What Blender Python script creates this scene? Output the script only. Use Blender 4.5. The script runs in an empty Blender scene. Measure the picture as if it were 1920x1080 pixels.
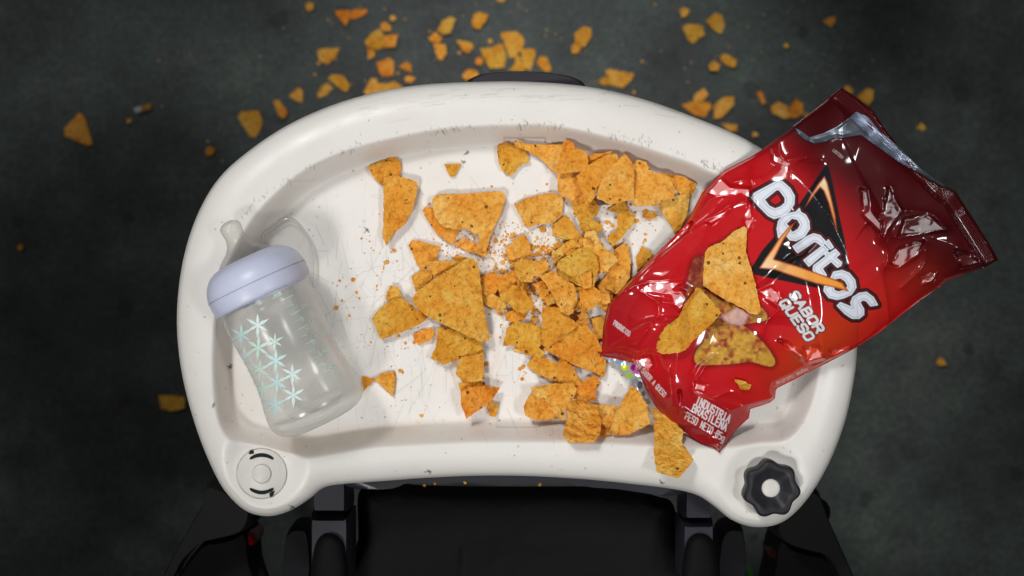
import bpy, bmesh, math, random
import numpy as np
from mathutils import Vector, noise
from mathutils.geometry import delaunay_2d_cdt
random.seed(7); rng = np.random.default_rng(7)
scene = bpy.context.scene
COL = scene.collection
TZ = 0.70            # height of the tray basin above the ground
CZ = 0.90            # camera height above the tray basin
S0 = 0.72*CZ/1920    # metres per photo pixel on the tray basin
def W(x, y, h=0.0):  # photo pixel + height over the basin (m) -> world
    s = S0*(CZ-h)/CZ
    return ((x-960)*s, (540-y)*s, h+TZ)
def WV(x, y, h=0.0): return Vector(W(x, y, h))
FLOOR = -TZ

# ------------------------------------------------------------------ helpers
def tag(o, label=None, cat=None, group=None, kind=None):
    if label: o['label'] = label
    if cat: o['category'] = cat
    if group: o['group'] = group
    if kind: o['kind'] = kind
    return o
def empty(name, loc, label, cat, group=None):
    o = bpy.data.objects.new(name, None); COL.objects.link(o)
    o.location = loc; o.empty_display_size = .02
    return tag(o, label, cat, group)
def link(name, me, mat, parent=None, loc=None):
    o = bpy.data.objects.new(name, me); COL.objects.link(o)
    if mat: me.materials.append(mat)
    if loc is not None: o.location = loc
    if parent:
        o.parent = parent
        o.matrix_parent_inverse.identity()
        if loc is None: o.location = -Vector(parent.location)
        else: o.location = Vector(loc)-Vector(parent.location)
    return o
def smooth(me):
    me.polygons.foreach_set('use_smooth', [True]*len(me.polygons))
def mesh_np(name, verts, faces, cols=None, normals=None, attrs=None):
    me = bpy.data.meshes.new(name)
    n, f = len(verts), len(faces)
    me.vertices.add(n); me.vertices.foreach_set('co', np.asarray(verts, np.float32).ravel())
    faces = np.asarray(faces, np.int32); k = faces.shape[1]
    me.loops.add(f*k); me.loops.foreach_set('vertex_index', faces.ravel())
    me.polygons.add(f)
    me.polygons.foreach_set('loop_start', np.arange(0, f*k, k, dtype=np.int32))
    me.polygons.foreach_set('loop_total', np.full(f, k, np.int32))
    me.update(calc_edges=True)
    smooth(me)
    if cols is not None:
        a = me.color_attributes.new('Col', 'FLOAT_COLOR', 'POINT')
        c = np.ones((n, 4), np.float32); c[:, :3] = cols
        a.data.foreach_set('color', c.ravel())
    for nm, v in (attrs or {}).items():
        a = me.attributes.new(nm, 'FLOAT', 'POINT'); a.data.foreach_set('value', np.asarray(v, np.float32))
    if normals is not None:
        me.normals_split_custom_set_from_vertices(np.asarray(normals, np.float32).tolist())
    return me
def spline(pts, k=6, closed=True):
    p = np.array(pts, float); n = len(p); out = []
    for i in range(n if closed else n-1):
        if closed: a, b, c, d = p[(i-1) % n], p[i], p[(i+1) % n], p[(i+2) % n]
        else: a, b, c, d = p[max(i-1, 0)], p[i], p[i+1], p[min(i+2, n-1)]
        for j in range(k):
            t = j/k
            out.append(.5*((2*b)+(-a+c)*t+(2*a-5*b+4*c-d)*t*t+(-a+3*b-3*c+d)*t**3))
    if not closed: out.append(p[-1])
    return np.array(out)
def seg_dist(X, Y, a, b):
    dx, dy = b[0]-a[0], b[1]-a[1]; L = dx*dx+dy*dy+1e-9
    t = np.clip(((X-a[0])*dx+(Y-a[1])*dy)/L, 0, 1)
    return np.sqrt((X-a[0]-t*dx)**2+(Y-a[1]-t*dy)**2), t
def sdf(X, Y, poly):  # + inside
    poly = np.asarray(poly, float); n = len(poly)
    best = np.full(X.shape, 1e18); ins = np.zeros(X.shape, bool)
    for i in range(n):
        a, b = poly[i], poly[(i+1) % n]
        dx, dy = b-a; L = dx*dx+dy*dy+1e-9
        px, py = X-a[0], Y-a[1]
        t = np.clip((px*dx+py*dy)/L, 0, 1)
        best = np.minimum(best, (px-t*dx)**2+(py-t*dy)**2)
        if a[1] != b[1]:
            c = ((a[1] > Y) != (b[1] > Y)) & (X < (b[0]-a[0])*(Y-a[1])/(b[1]-a[1])+a[0])
            ins ^= c
    d = np.sqrt(best)
    return np.where(ins, d, -d)
def ss(a, b, x):
    t = np.clip((x-a)/(b-a), 0, 1); return t*t*(3-2*t)
def vnoise(X, Y, scale, seed=0, octaves=1):
    out = 0; amp = 1; tot = 0
    for o in range(octaves):
        r = np.random.default_rng(seed*31+o); G = r.uniform(-1, 1, (257, 257))
        x = X/scale+100.3; y = Y/scale+100.7
        xi = np.floor(x).astype(int); yi = np.floor(y).astype(int)
        fx = x-xi; fy = y-yi; fx = fx*fx*fx*(fx*(fx*6-15)+10); fy = fy*fy*fy*(fy*(fy*6-15)+10)
        g = lambda a, b: G[a % 257, b % 257]
        v = (g(xi, yi)*(1-fx)+g(xi+1, yi)*fx)*(1-fy)+(g(xi, yi+1)*(1-fx)+g(xi+1, yi+1)*fx)*fy
        out = out+v*amp; tot += amp; amp *= .5; scale = scale/2.03
    return out/tot
def grid_mesh(x0, x1, y0, y1, step, poly):
    xs = np.arange(x0, x1+step, step); ys = np.arange(y0, y1+step, step)
    X, Y = np.meshgrid(xs, ys)
    d = sdf(X, Y, poly)
    gy, gx = np.gradient(d, step)
    g = np.sqrt(gx*gx+gy*gy)+1e-6
    m = d < 0
    Xs = np.where(m, X-gx/g*d/g.clip(.5), X); Ys = np.where(m, Y-gy/g*d/g.clip(.5), Y)
    ins = d > 0
    cell = ins[:-1, :-1] | ins[1:, :-1] | ins[:-1, 1:] | ins[1:, 1:]
    return X, Y, Xs, Ys, np.where(m, 0, d), cell
def positions(X, Y, H):
    s = S0*(CZ-H)/CZ
    return np.stack([(X-960)*s, (540-Y)*s, H+TZ], -1)
def grid_faces(cell):
    h, w = cell.shape; idx = np.arange((h+1)*(w+1)).reshape(h+1, w+1)
    f = np.stack([idx[:-1, :-1], idx[1:, :-1], idx[1:, 1:], idx[:-1, 1:]], -1)
    return f[cell]
def grid_normals(P):
    du = np.gradient(P, axis=1); dv = np.gradient(P, axis=0)
    N = np.cross(dv, du); N /= np.linalg.norm(N, axis=-1, keepdims=True)+1e-12
    N[N[..., 2] < 0] *= -1
    return N
def compact(name, P, cell, C=None, N=None, attrs=None):
    f = grid_faces(cell); u, inv = np.unique(f, return_inverse=True)
    V = P.reshape(-1, 3)[u]
    return mesh_np(name, V, inv.reshape(f.shape), None if C is None else C.reshape(-1, 3)[u],
                   None if N is None else N.reshape(-1, 3)[u],
                   {k: v.reshape(-1)[u] for k, v in (attrs or {}).items()})
def bilin(G, x0, y0, step, x, y):
    fx = np.clip((np.asarray(x)-x0)/step, 0, G.shape[1]-1.001); fy = np.clip((np.asarray(y)-y0)/step, 0, G.shape[0]-1.001)
    i = fx.astype(int); j = fy.astype(int); a = fx-i; b = fy-j
    return (G[j, i]*(1-a)+G[j, i+1]*a)*(1-b)+(G[j+1, i]*(1-a)+G[j+1, i+1]*a)*b

# ------------------------------------------------------------------ materials
def mat(name, color=(.5, .5, .5), rough=.5, metal=0, coat=0, spec=.5):
    m = bpy.data.materials.new(name); m.use_nodes = True
    b = m.node_tree.nodes['Principled BSDF']
    b.inputs['Base Color'].default_value = (*color, 1); b.inputs['Roughness'].default_value = rough
    b.inputs['Metallic'].default_value = metal; b.inputs['Coat Weight'].default_value = coat
    b.inputs['Coat Roughness'].default_value = .08
    b.inputs['Specular IOR Level'].default_value = spec
    return m
class NT:
    def __init__(s, m): s.t = m.node_tree; s.b = s.t.nodes['Principled BSDF']
    def n(s, typ, **kw):
        nd = s.t.nodes.new(typ)
        for k, v in kw.items():
            if k in nd.inputs.keys(): nd.inputs[k].default_value = v
            else: setattr(nd, k, v)
        return nd
    def l(s, a, b): s.t.links.new(a, b)
    def noise(s, vec, scale, detail=4, rough=.55):
        nd = s.n('ShaderNodeTexNoise'); nd.inputs['Scale'].default_value = scale
        nd.inputs['Detail'].default_value = detail; nd.inputs['Roughness'].default_value = rough
        if vec: s.l(vec, nd.inputs['Vector'])
        return nd.outputs['Fac']
    def ramp(s, fac, stops):
        nd = s.n('ShaderNodeValToRGB'); e = nd.color_ramp.elements
        while len(e) < len(stops): e.new(.5)
        for el, (p, c) in zip(e, stops):
            el.position = p; el.color = (*c, 1) if len(c) == 3 else c
        s.l(fac, nd.inputs['Fac']); return nd.outputs['Color']
    def mix(s, fac, a, b, blend='MIX'):
        nd = s.n('ShaderNodeMix', data_type='RGBA', blend_type=blend)
        for i, v in ((0, fac), (6, a), (7, b)):
            if hasattr(v, 'links') or isinstance(v, bpy.types.NodeSocket): s.l(v, nd.inputs[i])
            else: nd.inputs[i].default_value = v if i == 0 else (*v, 1)
        return nd.outputs[2]
    def math(s, op, a, b=0.):
        nd = s.n('ShaderNodeMath', operation=op)
        for i, v in ((0, a), (1, b)):
            if isinstance(v, bpy.types.NodeSocket): s.l(v, nd.inputs[i])
            else: nd.inputs[i].default_value = v
        return nd.outputs[0]
    def bump(s, h, strength=.3, dist=.001):
        nd = s.n('ShaderNodeBump'); nd.inputs['Strength'].default_value = strength
        nd.inputs['Distance'].default_value = dist; s.l(h, nd.inputs['Height'])
        s.l(nd.outputs[0], s.b.inputs['Normal']); return nd.outputs[0]
    def pos(s): return s.n('ShaderNodeNewGeometry').outputs['Position']

def chip_material(name, cool=0.):
    m = mat(name, rough=.7, spec=.25); t = NT(m)
    tc = t.n('ShaderNodeTexCoord').outputs['Object']; oi = t.n('ShaderNodeObjectInfo').outputs['Random']
    off = t.math('MULTIPLY', oi, 13.7)
    cx = t.n('ShaderNodeCombineXYZ'); t.l(off, cx.inputs[0]); t.l(off, cx.inputs[1]); t.l(off, cx.inputs[2])
    va = t.n('ShaderNodeVectorMath', operation='ADD'); t.l(tc, va.inputs[0]); t.l(cx.outputs[0], va.inputs[1]); v = va.outputs[0]
    n1 = t.noise(v, 60, 5, .6); n2 = t.noise(v, 330, 3, .55); n3 = t.noise(v, 1300, 3, .7)
    c1 = t.ramp(n1, [(.30, (.86, .29, .022)), (.5, (.95, .41, .050)), (.72, (1.0, .57, .13))])
    c2 = t.ramp(n2, [(.32, (.76, .60, .46)), (.46, (1, 1, 1)), (.66, (1.08, 1.18, 1.5))])
    c = t.mix(.75, c1, c2, 'MULTIPLY')
    c3 = t.ramp(n3, [(.3, (.80, .72, .62)), (.48, (1, 1, 1)), (.7, (1.10, 1.12, 1.2))])
    c = t.mix(.6, c, c3, 'MULTIPLY')
    tint = t.ramp(oi, [(0, (.96, .66, .40)), (.22, (.84, .98, .72)), (.45, (1.0, 1.12, 1.4)), (.62, (1.0, .84, .65)), (.8, (.78, .88, .60)), (1, (1.0, 1.04, 1.2))])
    c = t.mix(.8, c, tint, 'MULTIPLY')
    vo = t.n('ShaderNodeTexVoronoi'); vo.inputs['Scale'].default_value = 330; t.l(v, vo.inputs['Vector'])
    dist = t.math('ADD', vo.outputs['Distance'], t.math('MULTIPLY', t.math('SUBTRACT', n3, .5), .35))
    sp = t.n('ShaderNodeSeparateColor'); t.l(vo.outputs['Color'], sp.inputs[0])
    sel = t.math('GREATER_THAN', sp.outputs[0], .84)
    rad = t.math('MULTIPLY', t.math('POWER', sp.outputs[1], 2.), .42)
    dot = t.math('MULTIPLY', t.math('LESS_THAN', dist, rad), sel)
    c = t.mix(t.math('MULTIPLY', dot, .85), c, (.085, .035, .012))
    t.l(c, t.b.inputs['Base Color'])
    nb = t.noise(v, 190, 2, .4)
    h = t.math('ADD', t.math('ADD', n2, t.math('MULTIPLY', nb, 1.8)), t.math('MULTIPLY', n3, .3))
    t.bump(h, .9, .0028)
    t.b.inputs['Subsurface Weight'].default_value = .0
    return m
M_chip = chip_material('chip_mat')
M_burnt = mat('burnt_chip', (.07, .025, .02), .5)

def tray_material():
    m = mat('tray_plastic', rough=.38, spec=.45); t = NT(m)
    at = t.n('ShaderNodeAttribute', attribute_name='Col').outputs['Color']
    p = t.pos()
    n = t.noise(p, 9, 5, .6); c = t.mix(1., at, t.ramp(n, [(.3, (.945, .935, .915)), (.6, (1, 1, 1))]), 'MULTIPLY')
    n2 = t.noise(p, 900, 2, .6); c = t.mix(1., c, t.ramp(n2, [(.24, (.90, .88, .86)), (.36, (1, 1, 1))]), 'MULTIPLY')
    t.l(c, t.b.inputs['Base Color'])
    n3 = t.noise(p, 60, 5, .7)
    t.l(t.ramp(n3, [(.3, (.30,)*3), (.7, (.52,)*3)]), t.b.inputs['Roughness'])
    t.bump(t.noise(p, 700, 3), .12, .0003)
    return m
M_tray = tray_material()

def bag_material(name, rough, metal, coat=.6):
    m = mat(name, rough=rough, metal=metal, coat=coat); t = NT(m)
    at = t.n('ShaderNodeAttribute', attribute_name='Col').outputs['Color']
    t.l(at, t.b.inputs['Base Color'])
    t.b.inputs['Coat Roughness'].default_value = .08; t.b.inputs['Coat IOR'].default_value = 1.52; t.b.inputs['Specular IOR Level'].default_value = .15
    p = t.pos()
    t.bump(t.noise(p, 160, 2, .5), .06, .0006)
    return m
M_bag = bag_material('bag_film', .55, 0., 1.)
M_foil = bag_material('bag_foil', .34, .85, 0)

# ------------------------------------------------------------------ ground
def ground():
    bm = bmesh.new(); s = 6
    bmesh.ops.create_grid(bm, x_segments=8, y_segments=8, size=s)
    me = bpy.data.meshes.new('floor'); bm.to_mesh(me); bm.free()
    m = mat('floor_concrete', rough=.62, spec=.35); t = NT(m); p = t.pos()
    n1 = t.noise(p, 3.1, 6, .6); n2 = t.noise(p, 14, 6, .65); n3 = t.noise(p, 160, 4, .7)
    c = t.ramp(n1, [(.34, (.030, .030, .033)), (.45, (.045, .051, .049)), (.57, (.068, .083, .076)), (.72, (.100, .107, .102))])
    c = t.mix(.8, c, t.ramp(n2, [(.30, (.45, .43, .46)), (.43, (.86, .86, .87)), (.56, (1.1, 1.14, 1.1)), (.70, (1.6, 1.7, 1.6))]), 'MULTIPLY')
    c = t.mix(.6, c, t.ramp(n3, [(.3, (.45, .45, .45)), (.5, (1, 1, 1)), (.7, (1.7, 1.7, 1.7))]), 'MULTIPLY')
    vo = t.n('ShaderNodeTexVoronoi'); vo.inputs['Scale'].default_value = 17
    mp = t.n('ShaderNodeVectorMath', operation='ADD'); t.l(p, mp.inputs[0])
    nn = t.n('ShaderNodeTexNoise'); nn.inputs['Scale'].default_value = 30; t.l(p, nn.inputs['Vector'])
    sc = t.n('ShaderNodeVectorMath', operation='SCALE'); t.l(nn.outputs['Color'], sc.inputs[0]); sc.inputs['Scale'].default_value = .022
    t.l(sc.outputs[0], mp.inputs[1]); t.l(mp.outputs[0], vo.inputs['Vector'])
    sp = t.n('ShaderNodeSeparateColor'); t.l(vo.outputs['Color'], sp.inputs[0])
    spot = t.math('MULTIPLY', t.math('LESS_THAN', vo.outputs['Distance'], .17), t.math('GREATER_THAN', sp.outputs[0], .72))
    c = t.mix(t.math('MULTIPLY', spot, .45), c, (.012, .013, .014))
    t.l(c, t.b.inputs['Base Color'])
    t.bump(n3, .25, .001)
    o = link('floor', me, m); o['kind'] = 'structure'
ground()

# ------------------------------------------------------------------ tray
OUT = [(985,153),(1100,162),(1200,184),(1300,219),(1400,262),(1480,318),(1545,395),(1588,480),(1607,570),(1607,655),(1600,720),(1583,795),(1556,865),
       (1525,920),(1490,962),(1455,984),(1412,988),(1372,975),(1340,950),(1308,929),(1262,917),(1180,907),(1100,899),(1000,893),(900,892),
       (800,896),(720,902),(650,907),(608,914),(582,934),(545,957),(505,968),(465,960),(432,933),(405,893),(372,815),(346,725),(333,640),(333,560),
       (346,475),(372,398),(412,332),(470,280),(540,234),(620,198),(700,174),(780,160),(872,154)]
BAS = [(985,268),(1060,273),(1160,297),(1243,323),(1303,345),(1400,395),(1460,450),(1494,520),(1508,600),(1503,690),(1487,755),(1462,794),(1420,800),
       (1360,806),(1280,806),(1180,800),(1080,796),(953,795),(850,797),(703,806),(620,818),(560,826),(500,812),(455,800),(438,770),(432,700),(434,620),(446,540),(470,480),
       (504,426),(540,387),(587,349),(653,317),(753,290),(853,273)]
OUTs = spline(OUT, 5); BASs = spline(BAS, 5)
TX0, TY0, TS = 325, 145, 1.25
gX, gY, gXs, gYs, gd, gcell = grid_mesh(TX0, 1615, TY0, 996, TS, OUTs)
dB = sdf(gXs, gYs, BASs)
MM = .001
def tray_height(X, Y, d, db):
    w = ss(-38, 6, db)                       # 0 rim .. 1 floor
    hgt = 21*(1-w)
    hgt = hgt-.9*ss(-6, 40, db)*0
    R = 58.
    q = np.clip(1-d/R, 0, 1)
    hgt = hgt-13*(1-np.sqrt(np.clip(1-q**2, 0, 1)))*(1-w)
    for cx, cy in ((491, 888), (1440, 911)): # lowered round pads in the two corners
        r = np.hypot(X-cx, Y-cy)
        padh = 16.5
        k = 1-ss(50, 92, r)
        hgt = hgt*(1-k)+np.minimum(hgt, padh)*k
    hgt += .25*vnoise(X, Y, 130, 3)
    # moulded latch plates in the floor
    for (a, b, c, e) in ((945, 1023, 258, 268), (932, 1012, 742, 801)):
        k = ss(-1, 1.5, np.minimum(np.minimum(X-a, b-X), np.minimum(Y-c, e-Y)))
        hgt = hgt-(.9 if c > 500 else 2.2)*k*(1 if c < 500 else .35)
    # seam of the round plates
    r = np.hypot(X-491, Y-888)
    hgt -= .9*np.exp(-((r-46.5)/1.5)**2)
    return hgt*MM
TH = tray_height(gXs, gYs, gd, dB)
THs = bilin(TH, TX0, TY0, TS, gX, gY)
def tray_at(x, y): return bilin(TH, TX0, TY0, TS, x, y)
def tray_color(X, Y, d, db):
    C = np.ones(X.shape+(3,))*np.array([.85, .825, .785])
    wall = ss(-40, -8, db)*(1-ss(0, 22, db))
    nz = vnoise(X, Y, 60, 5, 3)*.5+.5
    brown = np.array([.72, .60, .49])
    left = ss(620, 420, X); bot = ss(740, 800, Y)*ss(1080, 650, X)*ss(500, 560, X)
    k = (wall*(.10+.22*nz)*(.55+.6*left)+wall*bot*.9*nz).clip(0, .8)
    C = C*(1-k[..., None])+brown*k[..., None]
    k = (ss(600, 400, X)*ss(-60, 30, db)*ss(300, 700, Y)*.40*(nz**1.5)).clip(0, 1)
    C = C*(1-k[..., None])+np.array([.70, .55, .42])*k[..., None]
    og = ss(.05, .7, vnoise(X, Y, 26, 15, 4))*np.exp(-((X-1010)/200)**2-((Y-540)/160)**2)*.42
    C = C*(1-og[..., None])+np.array([.80, .52, .28])*og[..., None]
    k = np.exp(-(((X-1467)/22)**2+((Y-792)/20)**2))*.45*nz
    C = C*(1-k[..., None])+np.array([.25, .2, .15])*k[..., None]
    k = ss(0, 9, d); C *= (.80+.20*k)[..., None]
    # grime round the plates
    for cx, cy, r0 in ((491, 888, 46.5),):
        r = np.hypot(X-cx, Y-cy); a = vnoise(X, Y, 14, 9, 2)*.5+.5
        k = np.exp(-((r-r0)/1.3)**2)*(.25+.75*a)
        C = C*(1-k[..., None]*.8)+np.array([.08, .06, .04])*k[..., None]*.8
    for (a, b, c, e) in ((945, 1023, 258, 268), (932, 1012, 742, 801)):
        q = np.minimum(np.minimum(X-a, b-X), np.minimum(Y-c, e-Y))
        k = np.exp(-(q/1.0)**2)*(.30 if c < 500 else .10)
        if c > 500: k = k+np.exp(-(q/1.1)**2)*(Y > 798)*.3
        C = C*(1-k[..., None])+np.array([.2, .17, .15])*k[..., None]
    return C
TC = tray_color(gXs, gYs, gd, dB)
def stroke(a, b, w, col, al):
    x0 = int((min(a[0], b[0])-4-TX0)/TS); x1 = int((max(a[0], b[0])+4-TX0)/TS)+1
    y0 = int((min(a[1], b[1])-4-TY0)/TS); y1 = int((max(a[1], b[1])+4-TY0)/TS)+1
    x0 = max(x0, 0); y0 = max(y0, 0)
    sx = gXs[y0:y1, x0:x1]; sy = gYs[y0:y1, x0:x1]
    if sx.size == 0: return
    dd, _ = seg_dist(sx, sy, a, b)
    k = (np.exp(-(dd/w)**2)*al)[..., None]
    TC[y0:y1, x0:x1] = TC[y0:y1, x0:x1]*(1-k)+np.array(col)*k
# scuffs where the rim breaks into the wall
top = [(420,440),(455,400),(495,365),(540,335),(590,308),(640,285),(700,264),(780,248),(860,239),(940,233),(1020,233),(1100,243),(1180,258),(1260,280),(1330,307),(1372,330)]
tp = spline(top, 12, False); L = len(tp)
dens = lambda x: 1.0 if x > 820 else (.45 if x < 640 else .3)
for i in range(560):
    k = random.random()*(L-1); j = int(k)
    x, y = tp[j]+(tp[j+1]-tp[j])*(k-j) if j+1 < L else tp[j]
    if random.random() > dens(x): continue
    if math.sin(x*.11)+math.sin(x*.037+2) < -.5+random.random()*.8: continue
    x += random.gauss(0, 5); y += random.gauss(0, 4.2)
    a = random.uniform(.4, 2.2); l = abs(random.gauss(0, 4))+.8
    stroke((x, y), (x+l*math.cos(a)*.6, y+l*math.sin(a)), random.uniform(.7, 1.2), (.10, .09, .085), random.uniform(.15, .62))
for i in range(90):   # rim scratches along the top
    x = random.uniform(640, 1350); y = 178+((x-985)/430)**2*62+random.gauss(0, 10)
    l = random.uniform(3, 45); s_ = (x-985)/430**2*2*62*1.0
    stroke((x, y), (x+l, y+l*s_), .9, (.3, .28, .26), random.uniform(.05, .28))
for i in range(520):  # knife marks and scratches on the floor
    x = random.gauss(790, 150); y = random.gauss(560, 130)
    if not (560 < x < 1300 and 330 < y < 780): continue
    a = random.choice((random.uniform(0, 3.14), 1.57+random.gauss(0, .25))); l = abs(random.gauss(0, 45))+6
    stroke((x, y), (x+l*math.cos(a), y+l*math.sin(a)), random.uniform(.7, 1.1), (.32, .30, .28), random.uniform(.06, .34))
for i in range(300):  # dark specks
    x = random.uniform(345, 1600); y = random.uniform(165, 960)
    stroke((x, y), (x+random.uniform(-2, 2), y+random.uniform(-2, 2)), random.uniform(.7, 1.5), (.16, .11, .08), random.uniform(.15, .75))
for x, y in ((875,287),(870,304),(430,685),(432,690),(400,760),(1372,742),(1241,905),(803,884),(548,952),(688,431)):
    for q in range(5):
        stroke((x+random.gauss(0, 2), y+random.gauss(0, 2)), (x+random.gauss(0, 3), y+random.gauss(0, 3)), 1.1, (.08, .06, .05), .7)
P = positions(gXs, gYs, TH)
tray = empty('food_tray', W(970, 560, 0), 'large cream white plastic high chair tray with raised rim and two corner discs', 'tray')
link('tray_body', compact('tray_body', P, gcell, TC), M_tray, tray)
# skirt under the rim and closed underside
def skirt():
    ring = OUTs; n = len(ring)
    levels = [(0, None), (1.0, -2*MM), (7, -10*MM), (16, -11*MM)]
    cx, cy = 970, 560; V = []; 
    for k, (ins, z) in enumerate(levels):
        for i in range(n):
            p = ring[i]; t = ring[(i+1) % n]-ring[i-1]; nn = np.array([-t[1], t[0]]); nn /= np.linalg.norm(nn)+1e-9
            q = p+nn*ins
            zz = float(tray_at(p[0], p[1]))+.0002 if z is None else z
            # keep plan position of the lip: convert with the lip's height
            h0 = 8*MM; s = S0*(CZ-h0)/CZ
            V.append(((q[0]-960)*s, (540-q[1])*s, zz+TZ) if z is not None else W(p[0], p[1], zz))
    F = [(k*n+i, k*n+(i+1) % n, (k+1)*n+(i+1) % n, (k+1)*n+i) for k in range(len(levels)-1) for i in range(n)]
    me = bpy.data.meshes.new('tray_skirt')
    F.append(tuple((len(levels)-1)*n+i for i in range(n)))
    me.from_pydata(V, [], F); smooth(me); me.polygons[-1].use_smooth = False
    m = mat('tray_under', (.78, .76, .72), .4)
    link('rim_skirt', me, m, tray)
skirt()

def lathe(profile, seg=48, name='lathe', wav=None):
    """profile [(r,z)] around z"""
    V, F = [], []
    for r, z in profile:
        for i in range(seg):
            a = 2*math.pi*i/seg; rr = r*(wav(a, r) if wav else 1)
            V.append((rr*math.cos(a), rr*math.sin(a), z))
    for k in range(len(profile)-1):
        for i in range(seg):
            j = (i+1) % seg
            F.append((k*seg+i, k*seg+j, (k+1)*seg+j, (k+1)*seg+i))
    me = bpy.data.meshes.new(name); me.from_pydata(V, [], F); smooth(me)
    return me
M_cream = mat('cream_plastic', (.74, .72, .67), .42)
tt = NT(M_cream); tt.l(tt.ramp(tt.noise(tt.pos(), 500, 5, .7), [(.25, (.6, .57, .52)), (.42, (.74, .72, .67))]), tt.b.inputs['Base Color'])
M_dark = mat('dark_grey_plastic', (.019, .019, .024), .45, spec=.35)
M_black = mat('black_hole', (.004, .004, .004), .8)
px = S0
# left dial: disc with two curved slots and a centre cap
c = WV(491, 888, 16.6*MM)
dial = link('dial', lathe([(0.0001, .0004), (44*px, .0004), (45.5*px, 0), (45.5*px, -.002)], 64), M_cream, tray, c)
link('dial_cap', lathe([(.0001, .0022), (15.5*px, .0022), (17*px, .0018), (17.8*px, .0008), (17.8*px, .0004)], 40), M_cream, tray, c)
def arcstrip(r0, r1, a0, a1, z, n=24, extra=None):
    V, F = [], []
    for i in range(n+1):
        a = a0+(a1-a0)*i/n; e = math.sin(math.pi*min(1, max(0, i/n)))**.25
        rm = (r0+r1)/2; hw = (r1-r0)/2*e
        for r in (rm-hw, rm+hw): V.append((r*math.cos(a), r*math.sin(a), z))
    for i in range(n): F.append((2*i, 2*i+1, 2*i+3, 2*i+2))
    if extra:
        k = len(V); V += [(x, y, z) for x, y in extra]; F.append(tuple(range(k, k+len(extra))))
    me = bpy.data.meshes.new('slot'); me.from_pydata(V, [], F); return me
R = math.radians
link('dial_slot', arcstrip(31*px, 38*px, R(50), R(130), .0008, extra=[(-24*px, 36*px), (-14*px, 37*px), (-15*px, 43.5*px), (-22*px, 43*px)]), M_black, tray, c)
link('dial_slot', arcstrip(31*px, 38*px, R(-130), R(-50), .0008, extra=[(24*px, -30*px), (14*px, -36*px), (15*px, -43.5*px), (21*px, -41*px)]), M_black, tray, c)
# right knob: lobed star knob
c = WV(1441, 912, 16.6*MM)
wv = lambda a, r: 1+(.075*math.cos(7*a+.9))*min(1, (r/(40*px))**3)
knob = link('star_knob', lathe([(14*px, .0075), (17*px, .0078), (24*px, .0092), (34*px, .0118), (42*px, .0132), (47*px, .0126), (49.5*px, .0105), (50*px, .007), (49*px, .0004)], 140, wav=wv), M_dark, tray, c)
link('knob_cap', lathe([(.0001, .0088), (14*px, .0088), (16.5*px, .0082), (17*px, .007)], 40), M_cream, tray, c)
# release handle under the front rim
def slab(poly, h0, h1, bev=.3, k=5, name='slab'):
    """rounded slab from a pixel outline between two heights"""
    p = spline(poly, k) if k > 1 else np.array(poly, float); n = len(p); cen = p.mean(0)
    V, F = [], []; rings = [(1, h0), (1, h1-bev*(h1-h0)), (1-.25*bev*.35, h1-.3*bev*(h1-h0)), (1-.25*bev, h1)]
    hm = (h0+h1)/2; s = S0*(CZ-h1)/CZ
    for sc, h in rings:
        for q in p:
            x, y = cen+(q-cen)*sc
            V.append(((x-960)*s, (540-y)*s, h+TZ))
    for a in range(3):
        for i in range(n): F.append((a*n+i, a*n+(i+1) % n, (a+1)*n+(i+1) % n, (a+1)*n+i))
    F.append(tuple(3*n+i for i in range(n))); F.append(tuple(reversed(range(n))))
    me = bpy.data.meshes.new(name); me.from_pydata(V, [], F)
    bm = bmesh.new(); bm.from_mesh(me); bmesh.ops.recalc_face_normals(bm, faces=bm.faces); bm.to_mesh(me); bm.free()
    smooth(me); 
    try: me.set_sharp_from_angle(angle=.9)
    except Exception: pass
    return me
M_handle = mat('handle_plastic', (.022, .020, .026), .55, spec=.3)
link('release_handle', slab([(868,175),(872,155),(884,143),(910,136),(960,132),(1010,133),(1055,138),(1085,146),(1098,157),(1100,180),(985,190)], -8*MM, 6*MM, .5), M_handle, tray)

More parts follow.
